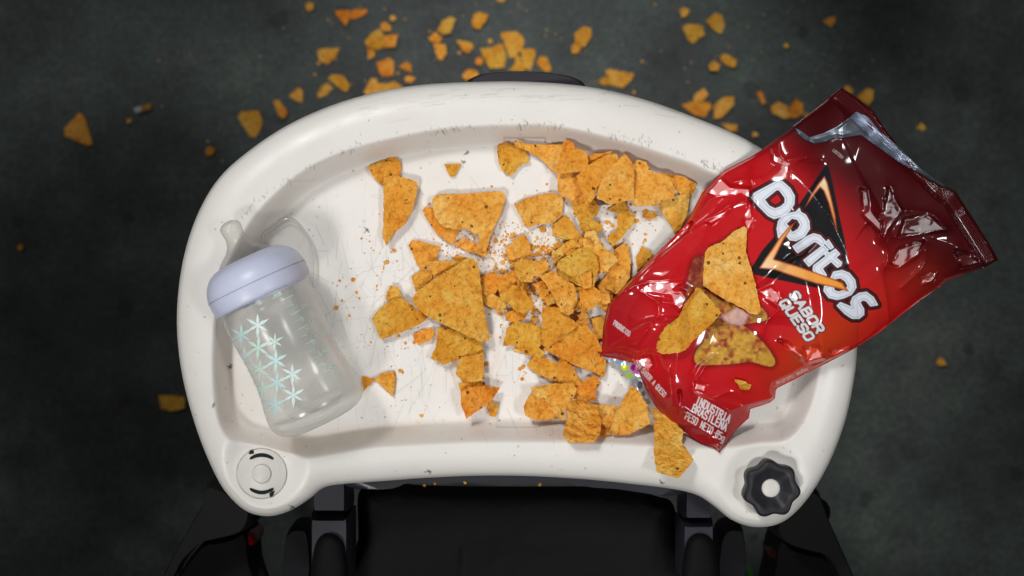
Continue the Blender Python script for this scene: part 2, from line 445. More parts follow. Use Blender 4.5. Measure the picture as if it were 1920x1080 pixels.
# ------------------------------------------------------------------ chips
def chip_mesh(layers, curl=0., curl_dir=0., thick=.0015, zfun=None, bump=.0005, origin=None, seed=0, tilt=(0, 0), grow=0.):
    """layers = list of (pixel polygon, extra height); returns mesh and origin"""
    r = random.Random(seed); V, F = [], []
    allp = np.array([q for poly, _ in layers for q in poly]); cen = (allp.min(0)+allp.max(0))/2
    ext = max(allp.max(0)-allp.min(0))/2
    o = WV(cen[0], cen[1], 0); o.z = TZ+float(zfun(cen[0], cen[1]))
    for poly, dz in layers:
        pa_ = np.array(poly, float)
        if ext > 7:   # grow a little so broken edges overlap their neighbours
            area = .5*np.sum(pa_[:, 0]*np.roll(pa_[:, 1], -1)-np.roll(pa_[:, 0], -1)*pa_[:, 1]); sg = 1 if area > 0 else -1
            e1 = pa_-np.roll(pa_, 1, 0); e2 = np.roll(pa_, -1, 0)-pa_
            e1 /= np.linalg.norm(e1, axis=1)[:, None]+1e-9; e2 /= np.linalg.norm(e2, axis=1)[:, None]+1e-9
            nn = np.stack([(e1+e2)[:, 1], -(e1+e2)[:, 0]], 1)*sg; nn /= np.linalg.norm(nn, axis=1)[:, None]+1e-9
            pa_ = pa_+nn*grow
        poly = [q for q in pa_]; b = []
        n = len(poly)
        for i in range(n):
            a, c = poly[i], poly[(i+1) % n]; L = np.linalg.norm(c-a); k = max(1, int(L/(3.2 if ext > 12 else 2.2)))
            for j in range(k):
                q = a+(c-a)*j/k
                nz_ = noise.noise(Vector((q[0]*.13, q[1]*.13, seed)))*1.5+noise.noise(Vector((q[0]*.35, q[1]*.35, seed)))*.9
                tn = (c-a)/(L+1e-9); q = q+np.array([tn[1], -tn[0]])*nz_*(1 if j else .5)*min(1, ext/14)
                b.append(q)
        nb = len(b); P2 = [Vector(q) for q in b]
        arr = np.array(b); st = 4.0 if ext > 12 else 3.0
        xs = np.arange(arr[:, 0].min(), arr[:, 0].max(), st); ys = np.arange(arr[:, 1].min(), arr[:, 1].max(), st)
        if len(xs) and len(ys):
            X, Y = np.meshgrid(xs, ys); d = sdf(X, Y, arr)
            for x, y in zip(X[d > 1.6], Y[d > 1.6]): P2.append(Vector((x+r.uniform(-1, 1), y+r.uniform(-1, 1))))
        res = delaunay_2d_cdt(P2, [], [list(range(nb))], 1, 1e-4)
        vs, fs, orig = res[0], res[2], res[3]
        tot = []
        ca, sa = math.cos(curl_dir), math.sin(curl_dir)
        for v in vs:
            u = ((v.x-cen[0])*ca+(v.y-cen[1])*sa)/ext
            z = float(zfun(v.x, v.y))+dz+curl*u*u+tilt[0]*(v.x-cen[0])/ext+tilt[1]*(v.y-cen[1])/ext
            z += bump*noise.noise(Vector((v.x*.11+seed, v.y*.11, seed*1.7)))+bump*.5*noise.noise(Vector((v.x*.3+seed, v.y*.3, seed*1.7)))
            tot.append((v.x, v.y, z))
        mn = min(t[2]-float(zfun(t[0], t[1])) for t in tot)-dz
        base = len(V); nv = len(vs)
        for x, y, z in tot: V.append(WV(x, y, z-min(0, mn)+thick)-o)
        for x, y, z in tot:
            q = WV(x, y, z-min(0, mn)+thick)-o; q.z -= thick; V.append(q)
        ec = {}
        for f in fs:
            f = list(f)
            # orient up
            a, b_, c_ = (vs[f[0]], vs[f[1]], vs[f[2]])
            if (b_.x-a.x)*(c_.y-a.y)-(b_.y-a.y)*(c_.x-a.x) > 0: f.reverse()
            F.append([base+i for i in f]); F.append([base+nv+i for i in reversed(f)])
            for i in range(len(f)):
                e = (f[i], f[(i+1) % len(f)]); ec[e] = 1
        for (a, b_) in ec:
            if (b_, a) not in ec: F.append([base+b_, base+a, base+nv+a, base+nv+b_])
    me = bpy.data.meshes.new('chip'); me.from_pydata([tuple(v) for v in V], [], F); smooth(me)
    try: me.set_sharp_from_angle(angle=1.0)
    except Exception: pass
    return me, o
def zc(pts, ox, oy, s): return [(ox+x/s, oy+y/s) for x, y in pts]
placed = 0
def chip(poly, z, label, curl=None, cd=None, cat='chip', zfun=None, matl=None, name='tortilla_chip', group=None, extra=None, tilt=None, thick=.0011, grow=1.3):
    global placed; placed += 1
    r = random.Random(placed*17)
    if zfun is None:
        arr = np.array(poly); t = tray_at(arr[:, 0], arr[:, 1])
        gx_, gy_ = np.meshgrid(np.linspace(arr[:, 0].min(), arr[:, 0].max(), 12), np.linspace(arr[:, 1].min(), arr[:, 1].max(), 12))
        kk = sdf(gx_, gy_, arr) > 0; arr2 = np.r_[arr, np.c_[gx_[kk], gy_[kk]]]; t = tray_at(arr2[:, 0], arr2[:, 1])
        A = np.c_[arr2, np.ones(len(arr2))]
        if t.max() > 2*MM:
            co = np.linalg.lstsq(A, t, rcond=None)[0]; off = (t-A@co).max()
            zfun = lambda x, y, co=co, off=off: co[0]*x+co[1]*y+co[2]+off+z
        else: zfun = lambda x, y: .0004+z
    sz = max(np.ptp(np.array(poly), axis=0))
    if curl is None: curl = r.uniform(.0005, .0024)*min(1, sz/60)*r.choice((1, 1, -1))
    if cd is None: cd = r.uniform(0, 3.14)
    if tilt is None: tilt = (r.uniform(-1, 1)*.0012*min(1, sz/60), r.uniform(-1, 1)*.0012*min(1, sz/60))
    layers = [(poly, 0.)]+(extra or [])
    me, o = chip_mesh(layers, curl, cd, thick, zfun, .0009 if sz > 35 else .0005, seed=placed*3.3, tilt=tilt, grow=grow)
    ob = link(name, me, matl or M_chip, None, o)
    return tag(ob, label, cat, group)
LY = .0023
GT = 'tortilla chip pieces spilled on the tray'
def T(org, L, label, pts, **kw):
    o = {'A': (900, 250, 4.5), 'B': (900, 430, 4.5), 'C': (900, 660, 4.5), 'D': (660, 280, 5.4), 'E': (660, 440, 5.4), 'F': (660, 590, 5.4)}[org]
    kw.setdefault('group', GT); kw.setdefault('grow', (3.4 if org == 'B' else 2.0) if L < 2.1 else 1.)
    return chip(zc(pts, *o), L*LY, label, **kw)
T('A',0,'squarish golden chip piece at left end of the chip row under the far rim',[(155,110),(200,85),(290,95),(375,120),(410,235),(340,260),(300,310),(260,350),(195,310),(165,240),(155,170)])
T('A',1,'long curled chip with a thin pointed tip touching the latch slot in the rim',[(295,65),(370,90),(500,105),(700,100),(690,220),(640,335),(580,270),(500,195),(400,140),(300,100)],curl=.005,cd=0)
T('A',2.4,'upright pointed chip piece leaning on the long curled chip by the far rim',[(710,70),(740,60),(790,90),(800,125),(890,150),(910,230),(900,300),(830,320),(650,340),(680,200)],tilt=(0,.001))
T('A',1,'thin chip sliver wedged behind the folded chip at the far rim',[(910,195),(1080,165),(1110,155),(1060,210),(960,270),(900,240)])
T('A',3.6,'folded chip crossing diagonally over the middle of the heap by the far rim',[(820,360),(900,280),(1000,220),(1090,180),(1150,175),(1165,210),(1080,330),(1010,400),(960,540),(900,615),(870,500)],curl=-.003,cd=.8)
T('A',2.4,'large smooth triangular chip above the dark burnt flake',[(1010,400),(1100,310),(1170,220),(1215,175),(1260,220),(1300,280),(1295,550),(1215,570),(1100,600),(990,545)],tilt=(.001,-.001))
T('A',2,'wide chip with a torn upper edge beside the large smooth triangle',[(1300,270),(1330,230),(1400,250),(1410,290),(1480,350),(1560,340),(1590,370),(1640,470),(1630,530),(1520,560),(1490,600),(1310,610),(1295,450)])
T('A',1,'small triangular chip at the far right end of the row, nearest the bag edge',[(1590,345),(1700,370),(1820,430),(1790,500),(1710,530),(1650,440)])
T('A',1,'shaded chip tucked against the left edge of the red bag, highest one there',[(1510,600),(1560,560),(1720,520),(1765,520),(1740,680),(1690,790),(1650,830),(1580,720)])
T('A',1.2,'shaded chip with one black spot below the upright pointed chip',[(660,350),(760,330),(830,400),(880,530),(860,600),(790,600),(770,550),(700,530),(665,480)])
T('A',1.2,'ragged vertical chip hanging below the heap, left of the dark burnt flake',[(780,600),(870,600),(960,560),(1000,620),(980,690),(930,720),(1030,780),(1020,810),(960,840),(900,830),(860,820),(830,700),(790,640)])
T('A',.6,'four sided chip lying alone left of the heap by the far rim',[(300,610),(400,550),(590,510),(680,530),(690,590),(680,690),(600,750),(500,755),(400,790),(350,700)])
T('A',1,'speckled pointed chip at the top of the crumbly centre heap',[(610,790),(720,700),(750,720),(830,850),(840,890),(740,890),(620,860)])
T('A',.3,'small chip scrap just right of the dark burnt flake',[(1080,640),(1160,600),(1220,560),(1230,640),(1180,665),(1110,650)])
T('A',.3,'narrow boot shaped chip piece lying alone below the far heap',[(1160,690),(1240,640),(1300,700),(1290,760),(1200,860),(1130,940),(1085,900),(1090,860),(1150,830),(1170,770)])
T('A',3.8,'dark burnt chip flake under the large smooth triangular chip',[(990,550),(1050,560),(1100,600),(1000,605)],matl=M_burnt)
T('A',.2,'reddish chip scrap at the left edge of the centre heap',[(220,960),(280,940),(290,1060),(230,1060)])
T('A',.8,'upright orange chip at the upper left of the centre heap',[(280,900),(370,850),(410,920),(440,1040),(300,1050),(290,960)])
T('A',0,'tiny lone chip bit above the upright orange chip of the centre heap',[(490,790),(550,780),(550,820),(515,835)])
T('A',0,'tiny golden chip bit under the torn wide chip near the bag',[(1380,700),(1430,670),(1480,680),(1480,710),(1420,725)])
T('B',1,'crumpled chip shards along the top of the centre heap',[(620,210),(750,110),(850,80),(900,90),(870,150),(790,190),(700,270),(640,260)],curl=.002)
T('B',2,'long orange chip sloping down to the right at the top of the centre heap',[(900,30),(960,20),(1020,150),(1130,230),(1150,260),(1060,340),(990,360),(960,280),(880,170)])
T('B',3.2,'pale rounded chip, the widest in the centre heap',[(650,310),(680,260),(750,220),(850,160),(920,170),(980,240),(1000,300),(990,360),(960,480),(870,490),(770,440),(680,420)],curl=-.002)
T('B',1,'olive shaded chip between the centre heap and the bag',[(1140,190),(1200,140),(1240,130),(1260,250),(1250,400),(1200,480),(1160,530),(1030,520),(1010,480),(1080,390),(1150,280)])
T('B',4.4,'curved chip standing out over the lower middle of the centre heap',[(510,400),(620,350),(700,430),(780,460),(800,500),(820,600),(780,710),(740,720),(680,690),(620,560),(570,480)],curl=-.003,cd=.6)
T('B',3.2,'rounded chip with one dark dot right of the curved centre chip',[(830,490),(940,480),(1010,520),(1030,570),(980,650),(900,690),(860,670),(840,560)])
T('B',4.6,'small deep orange scrap lying on the pale rounded centre chip',[(850,400),(940,350),(940,480),(880,500)])
T('B',0,'small pointed chip poking out beside the bag left edge',[(1330,240),(1375,150),(1450,210),(1400,280),(1330,330)])
T('B',2,'yellowish chip piece at the left of the centre heap, above the curled one',[(150,430),(220,390),(300,360),(320,440),(250,480),(170,540)])
T('B',1,'flat orange chip piece touching the right edge of the big whole chip',[(30,560),(80,540),(160,590),(230,620),(180,680),(120,660),(50,620)])
T('B',1.4,'deep orange chip scrap just right of the big whole chip',[(0,430),(90,370),(160,400),(150,480),(120,530),(20,540)])
T('B',3,'wavy curled chip at lower left of the centre heap',[(170,560),(220,500),(290,470),(360,490),(400,570),(460,630),(440,670),(360,710),(300,690),(240,620),(180,590)],curl=.003)
T('B',1,'small chip scrap under the wavy curled chip',[(220,720),(300,690),(380,710),(370,750),(290,770),(230,760)])
T('B',3,'crumpled dark edged chip in the left half of the centre heap',[(290,300),(350,250),(440,260),(460,330),(440,440),(350,440),(310,390)],curl=.002)
T('B',3.2,'small square chip bit in the middle of the centre heap',[(450,270),(560,260),(580,350),(540,400),(460,390)])
T('B',2,'narrow chip sliver along the left side of the curved centre chip',[(470,470),(520,450),(620,600),(600,620),(520,560)])
T('B',1,'ragged chip with one dark spot at the left of the lower row',[(200,980),(240,840),(300,790),(400,810),(510,830),(520,940),(480,1000),(540,1040),(500,1075),(380,1040),(330,980),(260,960)])
T('B',2.6,'straight edged triangular chip below the curved centre chip',[(530,660),(640,660),(700,700),(820,800),(800,830),(700,900),(560,1000),(515,960),(530,800)])
T('B',1.2,'broad chip running under the lower left corner of the bag',[(550,1010),(700,900),(820,820),(900,830),(960,900),(1010,1000),(1060,1060),(1040,1240),(980,1200),(850,1150),(700,1080)])
T('B',1,'small scrap above the broad chip by the bag corner',[(820,740),(900,700),(910,800),(830,820)])
T('B',0,'chip scrap half hidden by the left end of the bag',[(950,760),(1050,740),(1060,900),(980,920)])
T('B',1,'chip scrap between the centre heap and the bag left corner',[(1020,540),(1110,540),(1100,610),(1060,700),(1020,640)])
T('C',1,'slanted orange chip above the lower heap, left of the upright yellow one',[(400,110),(450,50),(560,60),(660,110),(665,240),(600,230),(470,170)])
T('C',2,'upright yellow chip wedge above the lower heap',[(665,90),(690,60),(780,130),(860,280),(770,270),(670,250)])
T('C',1.2,'curved orange chip piece at upper right of the lower heap',[(880,250),(960,205),(1000,220),(990,300),(960,350),(980,400),(900,410),(800,390),(770,330)])
T('C',3.2,'speckled triangular chip pointing down in the lower heap',[(430,300),(640,270),(780,270),(810,310),(780,400),(720,480),(710,570),(680,570),(560,420),(450,360)])
T('C',2,'rounded orange chip at the left end of the lower heap',[(375,460),(430,360),(500,380),(620,480),(670,560),(560,560),(470,570),(390,530)])
T('C',3.2,'dark mottled squarish chip leaning on the near tray wall',[(750,420),(860,410),(980,450),(1020,590),(1010,680),(960,760),(760,765),(700,700),(730,600)],curl=.002)
T('C',2,'reddish chip piece between the mottled chip and the next triangle',[(990,450),(1160,460),(1160,520),(1080,640),(1020,590)])
T('C',1,'small scrap at the foot of the near tray wall',[(1010,620),(1080,620),(1100,690),(1020,710)])
T('C',2,'clean triangular chip leaning on the near wall left of the bag tip',[(1100,660),(1150,530),(1280,290),(1340,340),(1400,450),(1430,600),(1250,690),(1130,690)])
T('C',.3,'long chip hanging over the near rim below the bag tip',[(1430,470),(1560,500),(1710,680),(1690,760),(1795,910),(1680,1060),(1500,1010),(1480,900),(1480,600)],curl=.001,cd=0)
T('C',0,'tiny yellow scrap left of the lower heap, above the latch plate',[(70,450),(90,430),(150,440),(130,540),(90,530),(70,480)])
T('D',0,'rounded chip at top left touching the long curled pointed chip',[(165,180),(370,95),(440,90),(480,120),(490,180),(460,280),(420,320),(330,370),(240,300),(200,230)])
T('D',1.3,'long curled chip tapering to a point, leftmost large chip on the tray',[(330,300),(380,280),(500,285),(640,330),(660,370),(630,500),(600,620),(520,750),(400,860),(350,970),(320,900),(330,600)],curl=.004,cd=0)
T('D',0,'tiny lone triangular bit near the far wall between two large chips',[(945,155),(1105,150),(1060,200),(1040,260),(1000,270)])
T('D',1.6,'large chip with a bitten lower edge left of centre',[(820,520),(840,480),(920,465),(1150,460),(1500,430),(1530,450),(1545,490),(1500,640),(1400,860),(1350,1020),(1290,1000),(1290,870),(1150,790),(1060,800),(930,780),(850,680)],curl=-.002,cd=1.57)
T('D',.3,'narrow chip under the left side of the bitten large chip',[(720,620),(740,590),(820,600),(870,700),(930,790),(1060,800),(1070,850),(1010,960),(940,900),(850,830)])
T('D',0,'flat scrap trail below the bitten large chip',[(1040,960),(1130,900),(1280,980),(1380,1050),(1350,1080),(1160,1020)])
T('E',0,'triangular chip upper left of the big whole chip',[(580,110),(610,70),(680,70),(890,125),(860,190),(840,260),(760,290),(710,350),(660,290),(620,180)])
T('E',1.4,'chip wedged under the top edge of the big whole chip',[(750,270),(1100,270),(1040,330),(860,430),(800,380)])
T('E',0,'thin scrap above the top corner of the big whole chip',[(1030,240),(1080,215),(1180,240),(1100,280)])
T('E',0,'pale chip scrap at the left edge of the big whole chip',[(610,430),(690,380),(710,340),(800,380),(800,440),(690,560),(650,570)])
T('E',3.0,'big whole triangular chip lying on top left of centre',[(1160,245),(1220,240),(1270,290),(1290,420),(1310,600),(1340,800),(1385,1040),(1370,1075),(1330,1085),(1150,1010),(950,920),(760,820),(640,710),(615,660),(640,600),(860,430),(1040,330)],curl=-.002,cd=.5)
T('E',.2,'small chip bit at the top corner of the four sided spotted chip',[(390,520),(460,540),(490,620),(470,650),(340,650)])
T('E',.9,'four sided chip with two black spots left of the big whole chip',[(210,850),(260,780),(410,660),(500,650),(600,720),(720,800),(740,860),(600,940),(450,1000),(300,1050),(260,970)])
T('E',0,'small deep orange block shaped bit below the spotted chip',[(625,1020),(700,980),(800,950),(825,1000),(790,1060),(680,1110),(640,1060)])
T('F',1,'wavy shaded chip sticking out below the big whole chip',[(870,130),(1000,160),(1200,230),(1310,290),(1330,400),(1250,430),(1100,440),(920,495),(870,460),(800,440),(860,330)],curl=.002)
T('F',2,'deep orange square chip in the column below the big whole chip',[(1110,440),(1320,400),(1325,520),(1330,660),(1200,670),(1110,655),(1065,600),(1070,520)])
T('F',1,'chip scrap under the orange square one in the column',[(1080,700),(1200,670),(1330,690),(1340,720),(1200,740),(1110,790)])
T('F',2,'pointed chip with one black spot at the foot of the column',[(1110,790),(1180,745),(1340,730),(1490,745),(1400,870),(1160,1050),(1110,900)],curl=-.002)
T('F',0,'right one of two small triangles meeting tip to tip beside the bottle',[(240,650),(310,600),(425,580),(435,640),(415,825),(330,740)])
T('F',0,'left one of two small triangles, touching the bottle base',[(110,630),(225,655),(95,795)])
T('F',0,'tiny scrap left of the ragged lower row chip',[(1640,360),(1680,305),(1720,340),(1700,380)])

# little shards filling the crumbled middle of the heap
HEAP = np.array([(905,525),(950,508),(990,500),(1035,482),(1060,455),(1100,440),(1130,465),(1175,500),(1150,570),(1100,600),(1050,585),(1010,548),(940,550)], float)
rs = random.Random(99); k_ = 0
while k_ < 46:
    x, y = rs.uniform(900, 1180), rs.uniform(435, 605)
    if sdf(np.array([x]), np.array([y]), HEAP)[0] < 2: continue
    k_ += 1; n_ = rs.choice((3, 4, 4, 5)); r_ = rs.uniform(7, 17); ph = rs.random()*6
    pts = [(x+r_*rs.uniform(.6, 1.15)*math.cos(ph+6.283*i/n_), y+r_*rs.uniform(.6, 1.15)*math.sin(ph+6.283*i/n_)) for i in range(n_)]
    chip(pts, LY*rs.uniform(0, 2.6), 'small broken chip shard in the crumbled centre heap on the tray', group='shards of the crumbled heap', grow=.5, name='chip_shard', tilt=(rs.uniform(-.003, .003), rs.uniform(-.003, .003)))
# floor chips
GF = 'tortilla chip pieces fallen on the dark floor'
orgF = {'E': (540, 0, 5.4), 'F': (840, 0, 5.053), 'G': (1240, 0, 3.556), 'H': (0, 100, 3.177), 'P': (0, 0, 1)}
def Fl(org, label, pts, lz=0.):
    if len(pts) == 1:
        x, y, r = pts[0]; rr = random.Random(int(x*y)); n = rr.choice((4, 5, 6))
        pts = [(x+r*rr.uniform(.7, 1.15)*math.cos(6.283*i/n+rr.random()*.6), y+r*rr.uniform(.7, 1.15)*math.sin(6.283*i/n+rr.random()*.6)) for i in range(n)]
    pts = zc(pts, *orgF[org])
    chip(pts, 0, label, zfun=lambda x, y: FLOOR+.0006+lz, group=GF, thick=.0014,
         curl=random.uniform(0, .002), tilt=(random.uniform(-.0015, .0015), random.uniform(-.0015, .0015)))
fl = [
('E','small bit on the floor at the top left of the scatter',[(180,40),(215,25),(255,45),(250,90),(210,105),(185,80)]),
('E','brown triangle on the floor with a yellow strip at its right corner',[(465,110),(620,105),(610,200),(585,260)]),
('E','pale yellow strip on the floor beside the brown triangle',[(625,150),(660,105),(790,95),(795,130),(690,180),(630,185)]),
('E','round bit on the floor just above the cluster left of the tray handle',[(1030,170),(1060,145),(1095,175),(1080,215),(1035,210)]),
('E','small bit on the floor on top of the rounded large piece of the left cluster',[(940,250),(970,220),(1040,270),(1030,310),(950,310)]),
('E','rounded large piece of the left cluster on the floor',[(785,420),(850,340),(930,300),(975,370),(990,460),(910,500),(800,460)]),
('E','red orange piece at the right side of the rounded large floor piece',[(975,370),(1110,345),(1080,470),(990,475)]),
('E','narrow bit on the floor hanging below the rounded large piece',[(810,500),(870,510),(870,570),(815,600)]),
('E','separate orange triangle on the floor pointing down, left of the clusters',[(300,530),(330,500),(520,485),(470,580),(390,645),(330,610)]),
('E','upright four sided piece on the floor midway between the two left clusters',[(900,640),(1020,590),(1070,620),(1060,760),(960,770),(925,720)]),
('E','small triangle on the floor right of the upright four sided piece',[(1120,680),(1200,630),(1245,660),(1245,725)]),
('E','tiny dull bit on the floor under the small triangle',[(1185,790),(1230,770),(1285,790),(1250,830),(1190,820)]),
('E','oblong orange piece on the floor slanting down right, upper of a pair',[(410,790),(450,755),(560,770),(625,870),(590,925),(500,870)]),
('E','oblong orange piece on the floor slanting down left, lower of a pair',[(300,950),(320,900),(400,840),(450,890),(380,960),(310,985)]),
('E','yellow triangle on the floor just above the left shoulder of the tray',[(10,970),(110,880),(140,920),(140,1040)]),
('E','left piece of the three touching the tray rim on the floor beyond it',[(770,930),(850,800),(895,800),(900,960),(830,990)]),
('E','middle piece of the three half hidden by the tray rim',[(890,850),(1030,850),(1080,980),(880,1000)]),
('E','right piece of the three half hidden by the tray rim',[(1030,840),(1080,830),(1185,900),(1170,960),(1050,960)]),
('E','small piece on the floor below the boot shaped one',[(1430,385),(1490,330),(1555,380),(1530,425),(1450,415)]),
('E','boot shaped piece on the floor left of the handle, near the top edge',[(1520,300),(1570,210),(1640,175),(1690,190),(1640,330),(1560,345)]),
('E','wedge piece on the floor pointing down below the boot shaped one',[(1475,440),(1590,455),(1600,540),(1560,600),(1520,590)]),
('F','slanting piece on the floor left of the trio above the handle',[(80,375),(220,410),(240,440),(190,500),(140,470)]),
('F','cup shaped piece on the floor alone above the trio by the handle',[(250,140),(300,120),(375,140),(350,200),(300,270),(240,250),(230,200)]),
('F','tiny dull bit on the floor above the trio by the handle',[(370,390),(400,365),(430,395),(400,410)]),
('F','wide four sided piece on the floor directly above the handle left end',[(310,460),(420,460),(490,415),(520,440),(550,540),(530,640),(400,640),(340,540)]),
('F','large piece with a brown right edge on the floor above the handle',[(500,315),(650,300),(720,370),(700,450),(640,530),(590,545),(550,440)]),
('F','narrow wedge on the floor above the middle of the handle',[(690,470),(820,465),(820,520),(785,660),(740,650),(710,560)]),
('F','curved sliver on the floor cut off by the top of the handle',[(640,530),(670,530),(720,620),(720,670),(580,665),(640,610)]),
('F','deep orange triangle on the floor above the handle right half',[(840,600),(880,540),(935,545),(975,660),(930,680)]),
('F','little round bit on the floor left of the wide four sided piece',[(265,560),(300,540),(330,580),(300,615),(270,600)]),
('F','piece on the floor peeking out at the left tip of the handle',[(140,720),(190,665),(270,670),(290,740),(170,750)]),
('F','upright bright piece on the floor alone right of the handle',[(1200,320),(1290,255),(1345,270),(1355,340),(1290,440),(1210,400)]),
('F','small bit attached below the upright bright floor piece',[(1175,450),(1200,410),(1260,440),(1230,500),(1180,500)]),
('F','small bit at the left end of the oblong floor piece by the rim',[(1430,770),(1480,730),(1530,740),(1540,800),(1470,800)]),
('F','oblong bright piece on the floor just above the tray rim right of the handle',[(1495,680),(1530,660),(1750,700),(1740,750),(1660,830),(1560,810)]),
('F','sliver on the floor cut by the photo top edge',[(455,-20),(545,-20),(520,12),(480,10)]),
('G','small bit on the floor above the pair at the upper right',[(120,70),(150,50),(185,70),(165,105),(140,115)]),
('G','heart shaped piece on the floor, left of the pair at the upper right',[(145,180),(180,165),(270,170),(285,230),(240,255),(205,290),(180,260)]),
('G','olive rounded piece on the floor, right of the pair at the upper right',[(300,140),(360,90),(400,105),(420,170),(395,220),(350,195)]),
('G','small oblong bit on the floor below the pair, the right one of two',[(400,370),(425,360),(500,400),(485,450),(440,430),(400,400)]),
('G','small round bit on the floor below the pair, the left one of two',[(320,440),(350,405),(390,430),(375,470),(330,465)]),
('G','lone dim bit on the floor above the bag near the photo top',[(1080,145),(1110,125),(1155,110),(1155,150),(1130,175)]),
('G','tiny dim crumb on the floor between the pair and the bag corner',[(830,305,22)]),
('G','small slanted bit on the floor on top of the wide rim piece',[(220,640),(280,590),(310,630),(280,665),(220,670)]),
('G','wide piece on the floor cut off by the tray rim right of the handle',[(135,700),(230,670),(320,690),(330,720),(290,775),(220,760)]),
('G','tall slanted piece on the floor right of the wide rim piece',[(355,700),(430,645),(485,650),(480,700),(400,780),(355,790)]),
('G','thin upright sliver on the floor left of the bag top corner',[(635,620),(665,610),(695,680),(680,695)]),
('G','left one of two touching pieces on the floor beside the bag top edge',[(735,710),(780,680),(840,710),(850,780),(820,785),(740,750)]),
('G','right one of two touching pieces on the floor beside the bag top edge',[(860,710),(900,665),(940,690),(945,750),(900,780),(860,780)]),
('G','tiny scrap on the floor against the bag upper left edge',[(950,760),(975,745),(990,770),(960,785)]),
('G','flat sliver on the floor just above the right shoulder of the tray',[(400,820),(500,835),(505,870),(450,870)]),
('G','pale tiny crumb on the floor near the right shoulder of the tray',[(625,895,22)]),
('G','bit on the floor touching the top corner of the bag',[(1220,580),(1245,570),(1275,600),(1270,625),(1240,610)]),
('G','larger piece on the floor just right of the bag top corner',[(1310,640),(1380,590),(1410,600),(1410,650),(1380,695),(1340,670)]),
('G','dim small bit on the floor farthest right, beyond the bag seal',[(1705,850),(1735,820),(1760,850),(1745,870)]),
('H','dark orange triangle on the floor farthest left, past the cigarette end',[(385,450),(470,355),(500,390),(550,540),(520,545),(390,490)]),
('H','tiny crumb on the floor next to the cigarette end',[(765,400,18)]),
('H','small dim bit on the floor left of the tray shoulder',[(1225,580),(1245,555),(1280,575),(1255,605),(1230,600)]),
('H','large pointed piece on the floor at the upper left of the tray',[(1420,380),(1440,350),(1540,345),(1560,420),(1520,505),(1490,490)]),
('H','thin curved sliver on the floor right of the large pointed piece',[(1630,285),(1660,280),(1710,350),(1690,385),(1665,375)]),
('P','flat yellow piece on the floor touching the left side of the tray, low down',[(298,742),(330,743),(345,745),(345,765),(322,770),(303,765)]),
('P','tiny dim crumb on the floor at the far left edge',[(37,463,7)]),
('P','small dim crumb on the floor to the right of the tray below the bag',[(1765,678,9)]),
]
for org, lab, pts in fl: Fl(org, lab, pts)

# crumbs: uncountable, one object each place
def crumbs(name, items, label, zf, cat='crumbs'):
    V, F = [], []
    for x, y, r, dz in items:
        o = WV(x, y, zf(x, y)+dz); k = len(V); n = random.choice((4, 5, 6)); s = S0*r
        if zf is not tray_at: s /= 1
        ph = random.random()*6
        for i in range(n):
            a = ph+6.283*i/n; q = s*random.uniform(.6, 1.25)
            V.append((o.x+q*math.cos(a), o.y+q*math.sin(a), o.z+.0001+random.random()*s*.4))
        V.append((o.x, o.y, o.z+min(s, .0012)*random.uniform(.5, 1.0)))
        for i in range(n): F.append((k+i, k+(i+1) % n, k+n))
        for i in range(n):
            V.append((V[k+i][0], V[k+i][1], o.z-.0002))
        for i in range(n): F.append((k+i, k+n+1+i, k+n+1+(i+1) % n, k+(i+1) % n))
    me = bpy.data.meshes.new(name); me.from_pydata(V, [], F)
    return tag(link(name, me, M_chip), label, cat, kind='stuff')
it = []
for (cx, cy, sx, sy, n, r0, r1) in ((885,455,28,22,140,.8,2.6),(1000,500,60,50,190,.8,3.2),(985,525,26,26,150,2.,6.),(1065,462,26,12,110,1.6,5.),(1040,540,60,60,110,2.,6.),(1000,540,40,40,110,2.,6.5),(1110,480,40,40,60,2.,6.),(930,530,24,24,40,2.,5.),(1080,620,60,40,50,2,5),(1150,380,60,30,30,1.5,4),(1040,520,90,70,420,.6,1.8),(1000,470,70,30,160,.6,1.6),(900,470,50,35,120,.6,1.5),(1080,700,70,50,90,.6,1.6),(860,600,90,90,110,.6,1.5),(1170,430,40,40,90,.6,1.6),(1045,385,45,30,26,.8,2.2),(1190,420,40,40,36,.8,2.6),
        (960,440,40,20,50,.8,2.2),(1000,590,80,50,60,.8,2.4),(1120,700,50,30,20,.8,2.4),(820,620,90,60,40,.8,2.3),(740,480,40,40,30,.8,2.4),(850,780,160,40,26,.8,2.),(665,550,22,16,12,1.2,3.5),(900,470,70,50,80,.8,1.8),(790,700,130,60,30,.7,1.8)):
    for i in range(n):
        x, y = random.gauss(cx, sx), random.gauss(cy, sy)
        if 440 < x < 1290 and 285 < y < 800 and not (x < 690 and y > 470 and x < 560+(y-470)*.45): it.append((x, y, random.uniform(r0, r1)**1., 0.))
for x, y, r in ((740,469,5),(726,492,5),(662,523,5),(668,548,4),(630,577,5),(1211,401,8),(1210,439,4),(1210,451,4),(930,451,5),(932,555,4),(776,641,5),(760,643,4),(747,630,4),(1025,345,3),(912,683,5),(790,779,4),(695,642,2),(750,695,5),(755,698,3)):
    it.append((x, y, r, 0))
crumbs('chip_crumbs', it, 'fine orange chip crumbs and seasoning dust scattered on the white tray floor', tray_at)
it = [(random.gauss(800, 190), random.gauss(105, 60), random.uniform(1.5, 4), 0) for i in range(70)]+[(random.gauss(1400, 160), random.gauss(120, 60), random.uniform(1.5, 3.5), 0) for i in range(30)]
it += [(598,119,7,0),(590,140,6,0),(746,137,6,0),(861,99,6,0),(1078,104,5,0),(1204,115,5,0),(1189,173,6,0),(417,302,5,0),(390,265,5,0),(1228,8,6,0),(660,158,4,0)]
crumbs('floor_crumbs', it, 'tiny chip crumbs strewn over the dark floor beyond the tray', lambda x, y: FLOOR)

